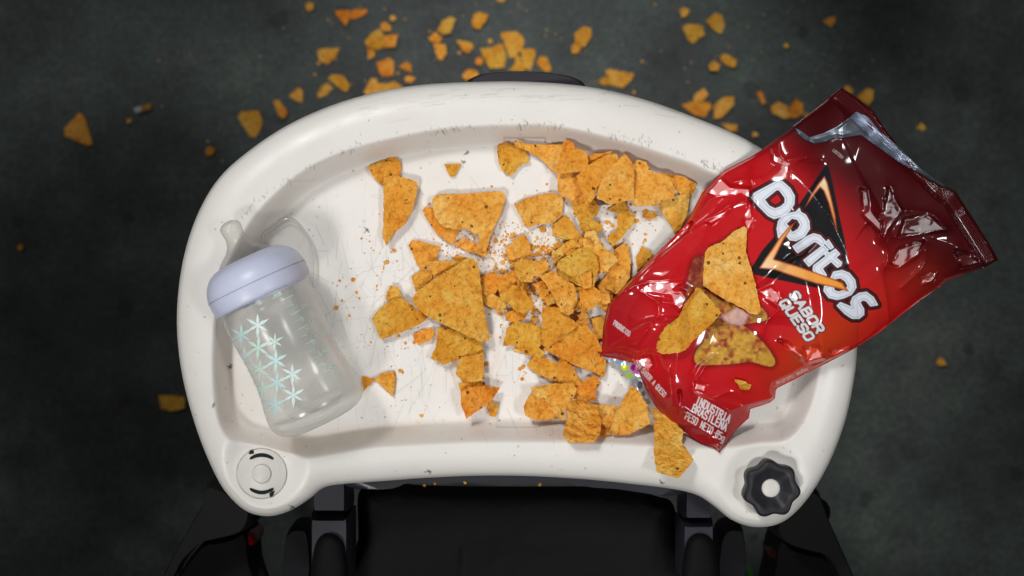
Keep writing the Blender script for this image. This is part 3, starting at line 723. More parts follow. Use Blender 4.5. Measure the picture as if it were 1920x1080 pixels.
# cigarette end
def tube(pa, pb, r, name, m, parent=None, seg=16, caps=True):
    pa, pb = Vector(pa), Vector(pb); d = (pb-pa).normalized(); u = d.orthogonal().normalized(); v = d.cross(u)
    V = [tuple(p+(u*math.cos(6.2832*i/seg)+v*math.sin(6.2832*i/seg))*rr) for p, rr in ((pa, r*.85), (pa+d*r*.15, r), (pb-d*r*.15, r), (pb, r*.85)) for i in range(seg)]
    F = [(k*seg+i, k*seg+(i+1) % seg, (k+1)*seg+(i+1) % seg, (k+1)*seg+i) for k in range(3) for i in range(seg)]
    F += [tuple(reversed(range(seg))), tuple(3*seg+i for i in range(seg))]
    me = bpy.data.meshes.new(name); me.from_pydata(V, [], F); smooth(me)
    try: me.set_sharp_from_angle(angle=.8)
    except Exception: pass
    return link(name, me, m, parent)
cig = empty('cigarette_end', W(268, 205, FLOOR), 'discarded cigarette end with white and orange paper on the floor at upper left', 'cigarette')
a = WV(252, 208, FLOOR+.004); b = WV(284, 199, FLOOR+.004); m_ = a.lerp(b, .42)
tube(a, m_, .0035, 'white_paper', mat('cig_white', (.5, .5, .5), .7), cig); tube(m_, b, .0036, 'filter', mat('cig_filter', (.42, .2, .04), .7), cig)

# ------------------------------------------------------------------ high chair
M_grey = mat('chair_grey_gloss', (.022, .022, .033), .42, spec=.4)
M_arm = mat('chair_arm', (.045, .045, .060), .28)
M_fab = mat('chair_fabric', (.0085, .0085, .0085), .85, spec=.15)
M_fab2 = mat('chair_sleeve', (.014, .014, .014), .8, spec=.15)
t = NT(M_fab2); t.bump(t.noise(t.pos(), 60, 4), .3, .003)
t = NT(M_fab); t.bump(t.noise(t.pos(), 25, 5), .5, .01)
M_red = mat('red_plastic', (.30, .004, .008), .35)
chair = empty('high_chair', W(970, 1100, FLOOR), 'black and grey high chair frame with fabric seat standing under the white tray', 'high chair')
link('crossbar', slab([(640,880),(640,915),(700,918),(740,905),(800,908),(860,904),(900,908),(990,909),(1080,906),(1130,915),(1180,918),(1230,925),(1290,930),(1290,880),(960,870)], -40*MM, -16*MM, .5, 3), mat('crossbar_plastic', (.030, .031, .040), .35), chair)
# seat pad: draped black cloth sheet
def sheet(name, poly, hf, step, m, parent, k=4):
    p = spline(poly, k) if k > 1 else np.array(poly, float)
    x0, y0 = p.min(0)-step; x1, y1 = p.max(0)+step
    X, Y, Xs, Ys, d, cell = grid_mesh(x0, x1, y0, y1, step, p)
    H = hf(Xs, Ys, d)
    return link(name, compact(name, positions(Xs, Ys, H), cell), m, parent)
sheet('seat', [(672,925),(700,912),(745,905),(800,910),(960,912),(1120,912),(1185,918),(1230,930),(1262,945),(1268,1010),(1268,1200),(670,1200),(672,1010)],
      lambda X, Y, d: (-75+26*(1-np.exp(-d/16))-18*ss(940, 1100, Y)*np.exp(-((X-965)/190)**2)+1.5*vnoise(X, Y, 60, 21, 3)-3*np.exp(-((X-868-(Y-1020)*-.05)/3)**2)*ss(1010, 1030, Y))*MM, 5, M_fab, chair)
def arm(x0, x1, ys, ym, name):
    for q, (a, b, w) in enumerate(((ys-25, ym, 0), (ym+2, 1090, 5))):
        xa, xb = x0-w, x1+w
        link('arm_post' if q == 0 else 'arm_rest', slab([(xa,a),(xa+6,a-2),((xa+xb)/2,a-2),(xb-6,a-2),(xb,a),(xb,(a+b)/2),(xb,b-4),(xb-6,b),((xa+xb)/2,b),(xa+6,b),(xa,b-4),(xa,(a+b)/2)], -60*MM, (-20-q*3)*MM, .75, 3), M_grey, chair)
arm(583, 651, 905, 965, 'l'); arm(1283, 1337, 925, 978, 'r')
for xc, sgn in ((617, 1), (1312, -1)):   # arched hollow in each arm rest, and the round hub beside it
    sheet('arm_cushion', [(xc-30,1092),(xc-28,1030),(xc-16,1006),(xc+2,1000),(xc+20,1008),(xc+30,1032),(xc+32,1092)], lambda X, Y, d: (-22+7*(1-np.exp(-d/9)))*MM, 3, mat('arm_cushion_vinyl', (.004, .004, .005), .7, spec=.15), chair)
    hx = xc-62*sgn
    link('side_hub', slab([(hx-28,1100),(hx-26,1020),(hx-14,990),(hx+10,985),(hx+26,1000),(hx+28,1100)], -110*MM, -75*MM, .9, 4), mat('hub_plastic', (.007, .0065, .009), .6, spec=.15), chair)
# legs: fabric wrapped upper sleeve and black lower tube, both splayed
link('leg_sleeve', slab([(395,895),(470,940),(480,960),(466,992),(440,1004),(400,1013),(368,1024),(330,1062),(312,1095),(290,1100),(340,1005),(375,945)], -150*MM, -110*MM, .7, 3), M_fab2, chair)
link('leg_tube', slab([(368,1026),(400,1015),(440,1006),(466,994),(474,1060),(478,1120),(315,1120)], -190*MM, -150*MM, .7, 3), M_fab, chair)
link('leg_sleeve', slab([(1527,905),(1560,975),(1600,1065),(1612,1100),(1590,1100),(1560,1050),(1520,1036),(1480,1024),(1455,1006),(1446,985),(1460,950)], -150*MM, -110*MM, .7, 3), M_fab2, chair)
link('leg_tube', slab([(1457,1008),(1480,1026),(1520,1038),(1560,1052),(1590,1120),(1450,1120),(1448,1060)], -190*MM, -150*MM, .7, 3), M_fab, chair)
for x, y, c_ in ((466, 1008, M_red), (1459, 1036, mat('dim_red', (.06, .002, .004), .4))):
    link('red_button', lathe([(.0001, .012), (14*px, .011), (19*px, .006), (20*px, 0), (20*px, -.03)], 28), c_, chair, WV(x, y, -.165))
# legs to the floor, hidden below the sleeves
for sx in (-1, 1):
    for (p, q) in (((970+sx*560, 960), (970+sx*640, 1010)), ((970+sx*500, 1080), (970+sx*560, 1500))):
        tube(WV(*p, -.16), (WV(*q, -.16).x*1.05, WV(*q, -.16).y-.02, .0), .011, 'leg_pole', M_fab, chair)
# little grit on the crossbar
tg = []
for x, y in ((795,910),(815,907),(872,905),(1012,908)): tg.append((x, y, 3.5, 0))
crumbs('crossbar_crumbs', tg, 'a few chip crumbs caught on the grey crossbar under the near tray edge', lambda x, y: -16*MM)
# green ring
bm = bmesh.new()
me = bpy.data.meshes.new('green_ring'); V = []; F = []
for i in range(48):
    for j in range(14):
        a, b = 6.28318*i/48, 6.28318*j/14
        V.append(((22+4.5*math.cos(b))*S0*1.7*math.cos(a), (22+4.5*math.cos(b))*S0*1.7*math.sin(a), 4.5*S0*1.7*math.sin(b)))
        F.append((i*14+j, ((i+1) % 48)*14+j, ((i+1) % 48)*14+(j+1) % 14, i*14+(j+1) % 14))
me.from_pydata(V, [], F); smooth(me)
tag(link('plastic_ring', me, mat('green_plastic', (.03, .16, .01), .4), None, WV(1388, 1083, FLOOR+.004)), 'dark green plastic ring on the floor at the near edge, under the star knob', 'ring')

# ------------------------------------------------------------------ bottle
def bottle():
    C0 = np.array([482., 530.]); ax = np.array([.434, .901]); nx = np.array([.901, -.434])
    hA, hB = 35.5*MM, 31.5*MM     # axis height at the ring and at the base
    def axis(al):  # world point on the axis for along (px)
        k = al/290.; h = hA+(hB-hA)*k
        q = C0+ax*al; return WV(q[0], q[1], h)
    pA, pB = axis(0), axis(290); D = (pB-pA).normalized(); U = D.cross(Vector((0, 0, 1))).normalized(); Zv = U.cross(D).normalized()
    if Zv.z < 0: Zv = -Zv
    sc = S0*(CZ-.033)/CZ
    root = empty('baby_bottle', W(520, 640, 0), 'clear baby bottle with pale blue collar and star flower print lying on the tray', 'bottle')
    def lat(name, prof, m, seg=72, wob=None):
        V, F = [], []
        for al, r in prof:
            c = pA+D*(al*sc)
            for i in range(seg):
                a = 6.283185*i/seg; V.append(tuple(c+(U*math.cos(a)+Zv*math.sin(a))*r*sc))
        for k in range(len(prof)-1):
            for i in range(seg):
                j = (i+1) % seg; F.append((k*seg+i, k*seg+j, (k+1)*seg+j, (k+1)*seg+i))
        me = bpy.data.meshes.new(name); me.from_pydata(V, [], F); smooth(me)
        bm = bmesh.new(); bm.from_mesh(me); bmesh.ops.recalc_face_normals(bm, faces=bm.faces); bm.to_mesh(me); bm.free()
        return link(name, me, m, root)
    def clear(name, tint, dens, rough, edge=.5):
        m = bpy.data.materials.new(name); m.use_nodes = True; nt = m.node_tree; nt.nodes.clear()
        out = nt.nodes.new('ShaderNodeOutputMaterial'); tr = nt.nodes.new('ShaderNodeBsdfTransparent'); tr.inputs[0].default_value = (*[.82+.18*x for x in tint], 1)
        d1 = nt.nodes.new('ShaderNodeBsdfDiffuse'); d1.inputs[0].default_value = (*tint, 1)
        d2 = nt.nodes.new('ShaderNodeBsdfTranslucent'); d2.inputs[0].default_value = (*tint, 1)
        df = nt.nodes.new('ShaderNodeMixShader'); df.inputs[0].default_value = .68; nt.links.new(d1.outputs[0], df.inputs[1]); nt.links.new(d2.outputs[0], df.inputs[2])
        gl = nt.nodes.new('ShaderNodeBsdfGlossy'); gl.inputs['Roughness'].default_value = rough
        lw = nt.nodes.new('ShaderNodeLayerWeight'); lw.inputs[0].default_value = .35
        mr = nt.nodes.new('ShaderNodeMapRange'); mr.inputs['To Min'].default_value = dens; mr.inputs['To Max'].default_value = edge
        nt.links.new(lw.outputs['Facing'], mr.inputs['Value'])
        m1 = nt.nodes.new('ShaderNodeMixShader'); nt.links.new(mr.outputs[0], m1.inputs[0]); nt.links.new(tr.outputs[0], m1.inputs[1]); nt.links.new(df.outputs[0], m1.inputs[2])
        fl_ = nt.nodes.new('ShaderNodeLayerWeight'); fl_.inputs[0].default_value = .5
        fp = nt.nodes.new('ShaderNodeMath'); fp.operation = 'POWER'; fp.inputs[1].default_value = 4.; nt.links.new(fl_.outputs['Facing'], fp.inputs[0])
        fr = nt.nodes.new('ShaderNodeMath'); fr.operation = 'MULTIPLY_ADD'; fr.inputs[1].default_value = .55; fr.inputs[2].default_value = .045; nt.links.new(fp.outputs[0], fr.inputs[0])
        m2 = nt.nodes.new('ShaderNodeMixShader'); nt.links.new(fr.outputs[0], m2.inputs[0]); nt.links.new(m1.outputs[0], m2.inputs[1]); nt.links.new(gl.outputs[0], m2.inputs[2])
        nt.links.new(m2.outputs[0], out.inputs[0]); return m
    m_body = clear('bottle_clear', (.96, .97, .94), .24, .2, .46)
    m_teat = clear('teat_silicone', (.78, .78, .72), .12, .12, .5)
    body = [(8, 84), (34, 86), (50, 89), (80, 88.5), (110, 86), (140, 84.5), (170, 85), (200, 88), (225, 92.5), (245, 95), (260, 94), (273, 88), (283, 76), (289, 58), (291, 38), (291.5, 0.2)]
    B = spline(body, 4, False)
    lat('bottle_body', [tuple(q) for q in B], m_body)
    # thick base inside
    lat('bottle_base', [(262, .2), (262, 60), (258, 78), (252, 86)], clear('bottle_base_clear', (.80, .83, .84), .14, .2, .4))
    m_ring = mat('collar_plastic', (.66, .70, .88), .36); 
    m_ring.node_tree.nodes['Principled BSDF'].inputs['Subsurface Weight'].default_value = 0
    ring = spline([(-50, 44), (-50, 55), (-45, 70), (-35, 83), (-20, 93), (-4, 97.5), (10, 98), (24, 96.5), (30, 93), (31, 86)], 4, False)
    lat('collar', [tuple(q) for q in ring], m_ring, 96)
    lat('collar_seam', [(-1.2, 98.2), (-.9, 98.35), (.1, 98.45), (.4, 98.3)], mat('seam', (.36, .38, .52), .5), 96)
    teat = spline([(-50, 54), (-58, 47), (-66, 37), (-74, 28), (-84, 21.5), (-94, 19), (-104, 19.5), (-114, 20.5), (-121, 17), (-125.5, 9), (-126.5, .2)], 4, False)
    lat('teat', [tuple(q) for q in teat], m_teat, 48)
    lat('teat_base', [(-49, 50), (-44, 60), (-30, 70)], m_teat, 48)
    # print: decals on the body surface
    def rad(al): return np.interp(al, B[:, 0], B[:, 1])
    def surf(x, y):
        h = .05
        for _ in range(5):
            w = WV(x, y, h); rel = w-pA; al = rel.dot(D)/sc; u = rel.dot(U); r = rad(al)*sc+.00025
            u = max(-r*.985, min(r*.985, u)); q = pA+D*(al*sc)+U*u+Zv*math.sqrt(r*r-u*u); h = q.z-TZ
        return q
    def decal(name, polys, m):
        V, F = [], []
        for pl in polys:
            k = len(V)
            for x, y in pl: V.append(tuple(surf(x, y)))
            F.append(tuple(range(k, k+len(pl))))
        me = bpy.data.meshes.new(name); me.from_pydata(V, [], F); return link(name, me, m, root)
    def flower(cx, cy, r, rot, n=8):
        out = []
        squash = 1
        for k in range(n):
            a = rot+6.2832*k/n; rr = r*(1.0 if k % 2 == 0 else .9)
            pts = []
            for t_, w in ((.0, .03), (.3, .11), (.5, .135), (.78, .08), (1.08, 0), (.78, -.08), (.5, -.135), (.3, -.11), (.0, -.03)):
                x = t_*rr; y = w*rr
                pts.append((cx+x*math.cos(a)-y*math.sin(a), cy+x*math.sin(a)+y*math.cos(a)))
            # strips for curvature
            out.append(pts[:5]+pts[5:])
        return out
    cols = [(.74, .90, .88), (.60, .84, .84), (.68, .88, .78)]
    mats = [mat('print_mint', c_, .35) for c_ in cols]
    for i, (x, y, r) in enumerate(((483,610,23),(452,628,21),(484,652,23),(458,668,19),(517,676,23),(487,693,21),(548,702,21),(519,717,22),(491,730,20),(550,741,22),(515,760,22),(515,640,17),(464,704,15))):
        decal('flower_print', flower(x, y, r, math.pi/2+.03*(i % 3), 6), mats[i % 3])
    # measuring scale
    marks = []; 
    def line(x0, y0, x1, y1, w):
        dx, dy = x1-x0, y1-y0; L = math.hypot(dx, dy)+1e-6; ox, oy = -dy/L*w/2, dx/L*w/2
        marks.append([(x0+ox, y0+oy), (x1+ox, y1+oy), (x1-ox, y1-oy), (x0-ox, y0-oy)])
    def txt(s, x, y, h, t, u):
        for ch in s:
            for pl in GLY.get(ch, []):
                for a, b in zip(pl[:-1], pl[1:]):
                    pa = (x+(a[0]*.6*h)*t[0]+a[1]*h*u[0], y+(a[0]*.6*h)*t[1]+a[1]*h*u[1]); pb = (x+(b[0]*.6*h)*t[0]+b[1]*h*u[0], y+(b[0]*.6*h)*t[1]+b[1]*h*u[1])
                    line(*pa, *pb, 1.0)
            x += t[0]*h*.8; y += t[1]*h*.8
    tv, uv_ = (.901, -.434), (-.434, -.901)
    txt('260', 512, 560, 8, tv, uv_)
    for k in range(11):
        bx, by = 532+ax[0]*k*15.5, 562+ax[1]*k*15.5
        line(bx, by, bx+(12 if k % 2 else 20)*nx[0], by+(12 if k % 2 else 20)*nx[1], 1.4)
        if k % 2 == 0 and k: txt(str(260-k*22 if k else 260), bx+24*nx[0], by+24*nx[1], 7, tv, uv_)
    for k in range(5):
        bx, by = 566+ax[0]*k*24, 590+ax[1]*k*24; txt(str(8-k), bx, by+12, 8, tv, uv_)
    decal('measuring_scale', marks, mat('print_pale', (.50, .80, .71), .4))
    return clear
# stroke font (unit box), used for the bottle scale and the bag lettering
GLY = {
'A':[[(0,0),(.5,1),(1,0)],[(.22,.38),(.78,.38)]],'B':[[(0,0),(0,1),(.75,1),(.95,.85),(.95,.62),(.75,.52),(0,.52)],[(.75,.52),(1,.4),(1,.12),(.8,0),(0,0)]],
'C':[[(1,.8),(.8,1),(.2,1),(0,.8),(0,.2),(.2,0),(.8,0),(1,.2)]],'D':[[(0,0),(0,1),(.7,1),(1,.75),(1,.25),(.7,0),(0,0)]],
'E':[[(1,1),(0,1),(0,0),(1,0)],[(0,.52),(.8,.52)]],'I':[[(.5,0),(.5,1)]],'L':[[(0,1),(0,0),(1,0)]],'N':[[(0,0),(0,1),(1,0),(1,1)]],
'O':[[(.2,0),(0,.2),(0,.8),(.2,1),(.8,1),(1,.8),(1,.2),(.8,0),(.2,0)]],'P':[[(0,0),(0,1),(.8,1),(1,.85),(1,.6),(.8,.45),(0,.45)]],
'Q':[[(.2,0),(0,.2),(0,.8),(.2,1),(.8,1),(1,.8),(1,.2),(.8,0),(.2,0)],[(.6,.3),(1,-.1)]],'R':[[(0,0),(0,1),(.8,1),(1,.85),(1,.6),(.8,.48),(0,.48)],[(.55,.48),(1,0)]],
'S':[[(1,.85),(.8,1),(.2,1),(0,.85),(0,.65),(.2,.52),(.8,.48),(1,.35),(1,.15),(.8,0),(.2,0),(0,.15)]],'T':[[(0,1),(1,1)],[(.5,1),(.5,0)]],
'U':[[(0,1),(0,.2),(.2,0),(.8,0),(1,.2),(1,1)]],'0':[[(.2,0),(0,.2),(0,.8),(.2,1),(.8,1),(1,.8),(1,.2),(.8,0),(.2,0)]],'1':[[(.2,.8),(.5,1),(.5,0)]],
'2':[[(0,.8),(.2,1),(.8,1),(1,.8),(1,.6),(0,0),(1,0)]],'3':[[(0,1),(1,1),(.5,.6),(1,.4),(.8,0),(0,0)]],'4':[[(.8,0),(.8,1),(0,.3),(1,.3)]],
'5':[[(1,1),(0,1),(0,.55),(.8,.55),(1,.4),(1,.15),(.8,0),(0,0)]],'6':[[(.9,1),(.2,1),(0,.7),(0,.2),(.2,0),(.8,0),(1,.2),(1,.4),(.8,.55),(0,.5)]],
'7':[[(0,1),(1,1),(.4,0)]],'8':[[(.2,.52),(0,.75),(.2,1),(.8,1),(1,.75),(.8,.52),(.2,.52),(0,.25),(.2,0),(.8,0),(1,.25),(.8,.52)]],'9':[[(.1,0),(.8,0),(1,.3),(1,.8),(.8,1),(.2,1),(0,.8),(0,.6),(.2,.45),(1,.5)]],
'g':[[(1,.6),(.3,.6),(0,.45),(0,.15),(.3,0),(1,0)],[(1,.6),(1,-.2),(.8,-.35),(.1,-.35)]],'~':[[(0,1.12),(.3,1.24),(.6,1.14),(1,1.26)]],
'm':[[(0,0),(0,.6),(.5,.6),(.5,0)],[(.5,.6),(1,.6),(1,0)]],'a':[[(.1,.6),(.9,.6),(.9,0),(.1,0),(.1,.3),(.9,.3)]],'e':[[(.1,.3),(.9,.3),(.9,.6),(.1,.6),(.1,0),(.9,0)]],
'n':[[(.1,0),(.1,.6),(.9,.6),(.9,0)]],'s':[[(.9,.6),(.1,.6),(.1,.3),(.9,.3),(.9,0),(.1,0)]],'i':[[(.5,0),(.5,.6)],[(.5,.8),(.5,.9)]],'l':[[(.5,0),(.5,1)]],
'u':[[(.1,.6),(.1,0),(.9,0),(.9,.6)]],'t':[[(.4,1),(.4,0),(.8,0)],[(.1,.65),(.8,.65)]],'r':[[(.2,0),(.2,.6),(.8,.6)]],'v':[[(.1,.6),(.5,0),(.9,.6)]],
'\'':[[(.5,.8),(.8,1)]]}
clear = bottle()
# clear cap lying flat half under the bottle
cp = spline([(489,445),(510,424),(529,410),(545,407),(561,418),(580,443),(590,472),(592,501),(589,550),(578,590),(560,590),(545,560),(520,500)], 4)
def cap():
    cen = cp.mean(0); V, F = [], []; n = len(cp)
    rings = [(1.0, .2), (1.0, 2.5), (.985, 3.6), (.955, 4.1), (.92, 3.8), (.90, 2.8), (.88, 1.6), (.80, 1.3), (.4, 1.4)]
    for sc, h in rings:
        for q in cp:
            x, y = cen+(q-cen)*sc; V.append(W(x, y, (h+1)*MM))
    for a in range(len(rings)-1):
        for i in range(n): F.append((a*n+i, a*n+(i+1) % n, (a+1)*n+(i+1) % n, (a+1)*n+i))
    F.append(tuple((len(rings)-1)*n+i for i in range(n)))
    me = bpy.data.meshes.new('clear_cap'); me.from_pydata(V, [], F); smooth(me)
    bm = bmesh.new(); bm.from_mesh(me); bmesh.ops.recalc_face_normals(bm, faces=bm.faces); bm.to_mesh(me); bm.free()
    tag(link('bottle_cap', me, clear('cap_clear', (.74, .74, .71), .05, .12, .55)), 'clear see-through plastic bottle cap lying behind the blue bottle collar', 'cap')
cap()

# ------------------------------------------------------------------ snack bag
BAG = [(1578,164),(1606,183),(1637,207),(1663,246),(1693,284),(1724,315),(1750,335),(1776,350),(1791,357),(1809,385),(1832,420),(1854,455),(1872,487),
       (1850,500),(1815,511),(1774,526),(1763,537),(1728,561),(1685,594),(1650,622),(1605,652),(1560,676),(1518,697),(1485,714),(1455,729),(1453,747),(1444,755),(1407,767),(1404,784),(1384,802),
       (1367,824),(1349,850),(1342,842),(1313,831),(1287,815),(1255,793),(1229,762),(1211,731),(1191,682),(1153,672),(1124,669),(1128,651),(1131,611),(1140,571),
       (1167,540),(1202,504),(1242,464),(1278,429),(1290,412),(1317,360),(1357,320),(1407,294),(1433,278),(1460,257),(1500,226),(1545,190)]
FOIL = [(1489,239),(1499,253),(1510,262),(1528,268),(1548,264),(1567,256),(1580,258),(1615,252),(1641,270),(1668,289),(1693,306),(1728,326),(1745,338),(1776,353),
        (1752,331),(1737,320),(1711,298),(1685,274),(1650,248),(1628,220),(1606,210),(1593,221),(1571,237),(1541,251),(1518,258),(1502,246)]
MOUTH = [(1489,239),(1499,253),(1510,262),(1528,268),(1548,264),(1567,256),(1580,258),(1615,252),(1641,270),(1668,289),(1693,306),(1728,326),(1745,338),(1776,353),(1800,300),(1700,150),(1560,130),(1440,200)]
ST = 1.0
bX, bY, bXs, bYs, bd, bcell = grid_mesh(1118, 1880, 158, 856, ST, BAG)
def under(X, Y):
    pl = 4+.0481*(X-1150)-.0219*(Y-650)
    tr = tray_at(X, Y)/MM+1.2
    k = 6.; 
    return (np.log(np.exp(pl/k)+np.exp(np.where(sdfo(X, Y) > 0, tr, 0)/k))*k)*MM
from functools import lru_cache
def sdfo(X, Y):  # coarse inside-tray test
    return bilin(gd, TX0, TY0, TS, X, Y)*((X > TX0) & (X < 1612) & (Y < 990))
def worley(X, Y, pts, ang, str_):
    ca, sa = math.cos(ang), math.sin(ang); U = X*ca+Y*sa; V = (-X*sa+Y*ca)*str_
    f1 = np.full(X.shape, 1e9); f2 = f1.copy()
    for x, y in pts:
        u = x*ca+y*sa; v = (-x*sa+y*ca)*str_; d = np.hypot(U-u, V-v)
        f2 = np.minimum(f2, np.maximum(f1, d)); f1 = np.minimum(f1, d)
    return f1, f2
def facet(X, Y, n, seed, slope, box=(1100, 1900, 140, 870)):
    """crumpled film: continuous piecewise planar sheet = max of random planes, softened"""
    r = np.random.default_rng(seed); pts = np.c_[r.uniform(box[0], box[1], n), r.uniform(box[2], box[3], n)]
    tri = delaunay_2d_cdt([Vector(p) for p in pts], [], [], 0, 1e-5)
    hs = r.uniform(-1, 1, n)*slope
    out = np.zeros(X.shape)
    for f in tri[2]:
        ids = [tri[3][i][0] for i in f]; a, b, c_ = pts[ids[0]], pts[ids[1]], pts[ids[2]]
        den = (b[1]-c_[1])*(a[0]-c_[0])+(c_[0]-b[0])*(a[1]-c_[1])
        if abs(den) < 1e-6: continue
        xi0 = max(int(min(a[0], b[0], c_[0])-1118), 0); xi1 = min(int(max(a[0], b[0], c_[0])-1118)+2, X.shape[1])
        yi0 = max(int(min(a[1], b[1], c_[1])-158), 0); yi1 = min(int(max(a[1], b[1], c_[1])-158)+2, X.shape[0])
        if xi1 <= xi0 or yi1 <= yi0: continue
        xx = bX[yi0:yi1, xi0:xi1]; yy = bY[yi0:yi1, xi0:xi1]
        l1 = ((b[1]-c_[1])*(xx-c_[0])+(c_[0]-b[0])*(yy-c_[1]))/den; l2 = ((c_[1]-a[1])*(xx-c_[0])+(a[0]-c_[0])*(yy-c_[1]))/den; l3 = 1-l1-l2
        m = (l1 >= -1e-6) & (l2 >= -1e-6) & (l3 >= -1e-6)
        out[yi0:yi1, xi0:xi1][m] = (l1*hs[ids[0]]+l2*hs[ids[1]]+l3*hs[ids[2]])[m]
    return out
def blur(A, r):
    k = np.ones(2*r+1)/(2*r+1)
    for _ in range(2):
        A = np.apply_along_axis(lambda v: np.convolve(np.pad(v, r, 'edge'), k, 'valid'), 0, A)
        A = np.apply_along_axis(lambda v: np.convolve(np.pad(v, r, 'edge'), k, 'valid'), 1, A)
    return A
def bilin_warp(G, X, Y): return bilin(G, 1118, 158, ST, X, Y)
def bag_height():
    X, Y = bXs, bYs
    U_ = under(X, Y)/MM
    dd = np.minimum(bd, 200)
    pill = 23*(1-np.exp(-dd/58.))+2.5*(1-np.exp(-dd/9.))
    gy_, gx_ = np.gradient(bd); gl = np.hypot(gx_, gy_)+1e-6
    wl = blur(ss(.55, .9, (gx_*.757+gy_*.654)/gl), 7)*ss(1560, 1480, X)
    fl = 20+9*vnoise(X, Y, 45, 55, 2)
    pl2 = 4*(1-np.exp(-dd/3.))+.434*.3375*np.where(dd < fl, dd, fl+55*(1-np.exp(-(dd-fl).clip(0)/55)))*1.0+5*(1-np.exp(-(dd-fl-20).clip(0)/60))
    pill = pill*(1-wl)+pl2*wl
    H = U_+pill
    wx = X+9*vnoise(X, Y, 70, 51, 2); wy = Y+9*vnoise(X, Y, 70, 52, 2)
    f_a = bilin_warp(blur(facet(bX, bY, 75, 11, 1.), 1), wx, wy); f_b = bilin_warp(blur(facet(bX, bY, 300, 12, 1.), 1), wx, wy)
    # how crumpled each place is
    def blob(x, y, sx, sy, a=0):
        ca, sa = math.cos(a), math.sin(a); u = (X-x)*ca+(Y-y)*sa; v = -(X-x)*sa+(Y-y)*ca
        return np.exp(-(u/sx)**2-(v/sy)**2)
    cr = .14+1.0*blob(1700, 440, 90, 120)+.45*blob(1240, 590, 60, 80)+.5*blob(1310, 760, 110, 55, .5)+.8*blob(1440, 340, 60, 40)+.6*blob(1480, 570, 40, 40)+.6*blob(1620, 600, 60, 60)+.5*blob(1840, 450, 30, 80)
    cr = np.clip(cr, 0, 1.1)*(1-.75*blob(1510, 430, 80, 80)-.4*blob(1380, 500, 60, 80)).clip(.1, 1)
    H += 5.2*cr*f_a+1.3*cr*f_b
    H += 1.6*vnoise(X, Y, 120, 61, 2)
    # hand placed creases: (points, height mm, width px)
    for pts, amp, w in (
        ([(1140,572),(1205,515),(1290,432),(1360,350),(1425,335)], 3.0, 13), ([(1290,432),(1345,400),(1400,375)], 2.2, 9),
        ([(1180,540),(1215,530),(1262,534),(1290,545)], 2.6, 9), ([(1200,545),(1235,565),(1282,570)], 2.2, 7), ([(1235,565),(1230,600),(1192,640)], 1.6, 6),
        ([(1408,318),(1412,380),(1404,425)], 2.0, 8), ([(1415,545),(1450,548),(1470,570),(1440,600),(1430,625)], 2.2, 9),
        ([(1620,360),(1630,400),(1655,450),(1668,400),(1664,355)], 3.0, 10), ([(1655,450),(1700,438),(1775,430)], 2.6, 9), ([(1700,395),(1745,400),(1780,430)], 2.0, 8),
        ([(1655,450),(1665,485),(1655,510),(1662,560),(1668,610)], 2.4, 7), ([(1660,500),(1700,490),(1735,455)], 2.4, 9), ([(1690,540),(1730,500),(1735,470)], 1.8, 7),
        ([(1300,700),(1310,680),(1340,665),(1320,690),(1300,730),(1325,745),(1370,770)], 2.2, 7), ([(1215,655),(1240,665),(1255,700),(1262,760)], 2.2, 8),
        ([(1262,790),(1290,800),(1320,810),(1345,840)], 1.6, 6), ([(1370,770),(1395,760),(1450,745)], 2.6, 8), ([(1340,745),(1375,735),(1400,765)], 1.6, 7),
        ([(1460,640),(1500,665),(1530,690)], 2.0, 10), ([(1530,610),(1545,660),(1580,665),(1640,620)], 2.0, 10),
        ([(1780,360),(1800,410),(1835,490)], 2.0, 5), ([(1460,262),(1470,300),(1540,300)], 2.2, 9), ([(1795,465),(1825,485),(1850,480)], 1.8, 7)):
        sp_ = spline(pts, 6, False)
        xl, yl = sp_.min(0)-60; xh, yh = sp_.max(0)+60
        sl = (slice(max(int(yl-158), 0), max(int(yh-158), 1)), slice(max(int(xl-1118), 0), max(int(xh-1118), 1)))
        best = np.full(X[sl].shape, 1e9)
        for a, b in zip(sp_[:-1], sp_[1:]): best = np.minimum(best, seg_dist(X[sl], Y[sl], a, b)[0])
        H[sl] += amp*np.exp(-(best+0)/w)
    # flat facets shaped into the film as highlights, tilted to mirror the upper left lamps
    for pts, tw in (([(95,600),(190,510),(280,430),(290,405),(262,420),(170,505),(100,585)], 1.), ([(140,600),(165,578),(265,573),(235,597),(225,612)], 1.), ([(225,600),(262,600),(275,625),(255,655),(240,635)], 1.),
                ([(330,322),(372,278),(400,305),(455,308),(460,340),(430,325),(360,332)], 1.), ([(520,195),(530,215),(560,232),(610,222),(560,247),(520,232)], 1.),
                ([(772,310),(790,318),(797,370),(832,410),(825,432),(778,385)], 1.), ([(850,308),(888,370),(852,420),(835,442),(833,400)], 1.), ([(895,398),(960,382),(1012,425),(930,437),(880,442)], 1.),
                ([(880,480),(950,460),(930,500),(880,532),(855,522)], 1.), ([(478,602),(515,588),(542,610),(530,642),(505,625)], 1.), ([(540,742),(562,748),(612,785),(600,792)], 1.),
                ([(610,760),(650,758),(662,790),(620,802)], 1.), ([(1040,488),(1062,488),(1112,520),(1060,532)], 1.), ([(128,795),(172,788),(182,812),(165,828),(148,815)], 1.),
                ([(330,402),(400,363),(388,380),(345,408)], 1.), ([(438,402),(455,345),(464,398),(447,432)], 1.), ([(685,772),(738,762),(700,783)], 1.), ([(300,860),(330,868),(322,885),(298,880)], 1.), ([(255,885),(262,930),(285,950),(262,945)], 1.),
                ([(940,560),(985,548),(975,572),(945,580)], 1.)):
        pg = np.array([(1106+x/1.5165, 150+y/1.5165) for x, y in pts]); c_ = pg.mean(0)
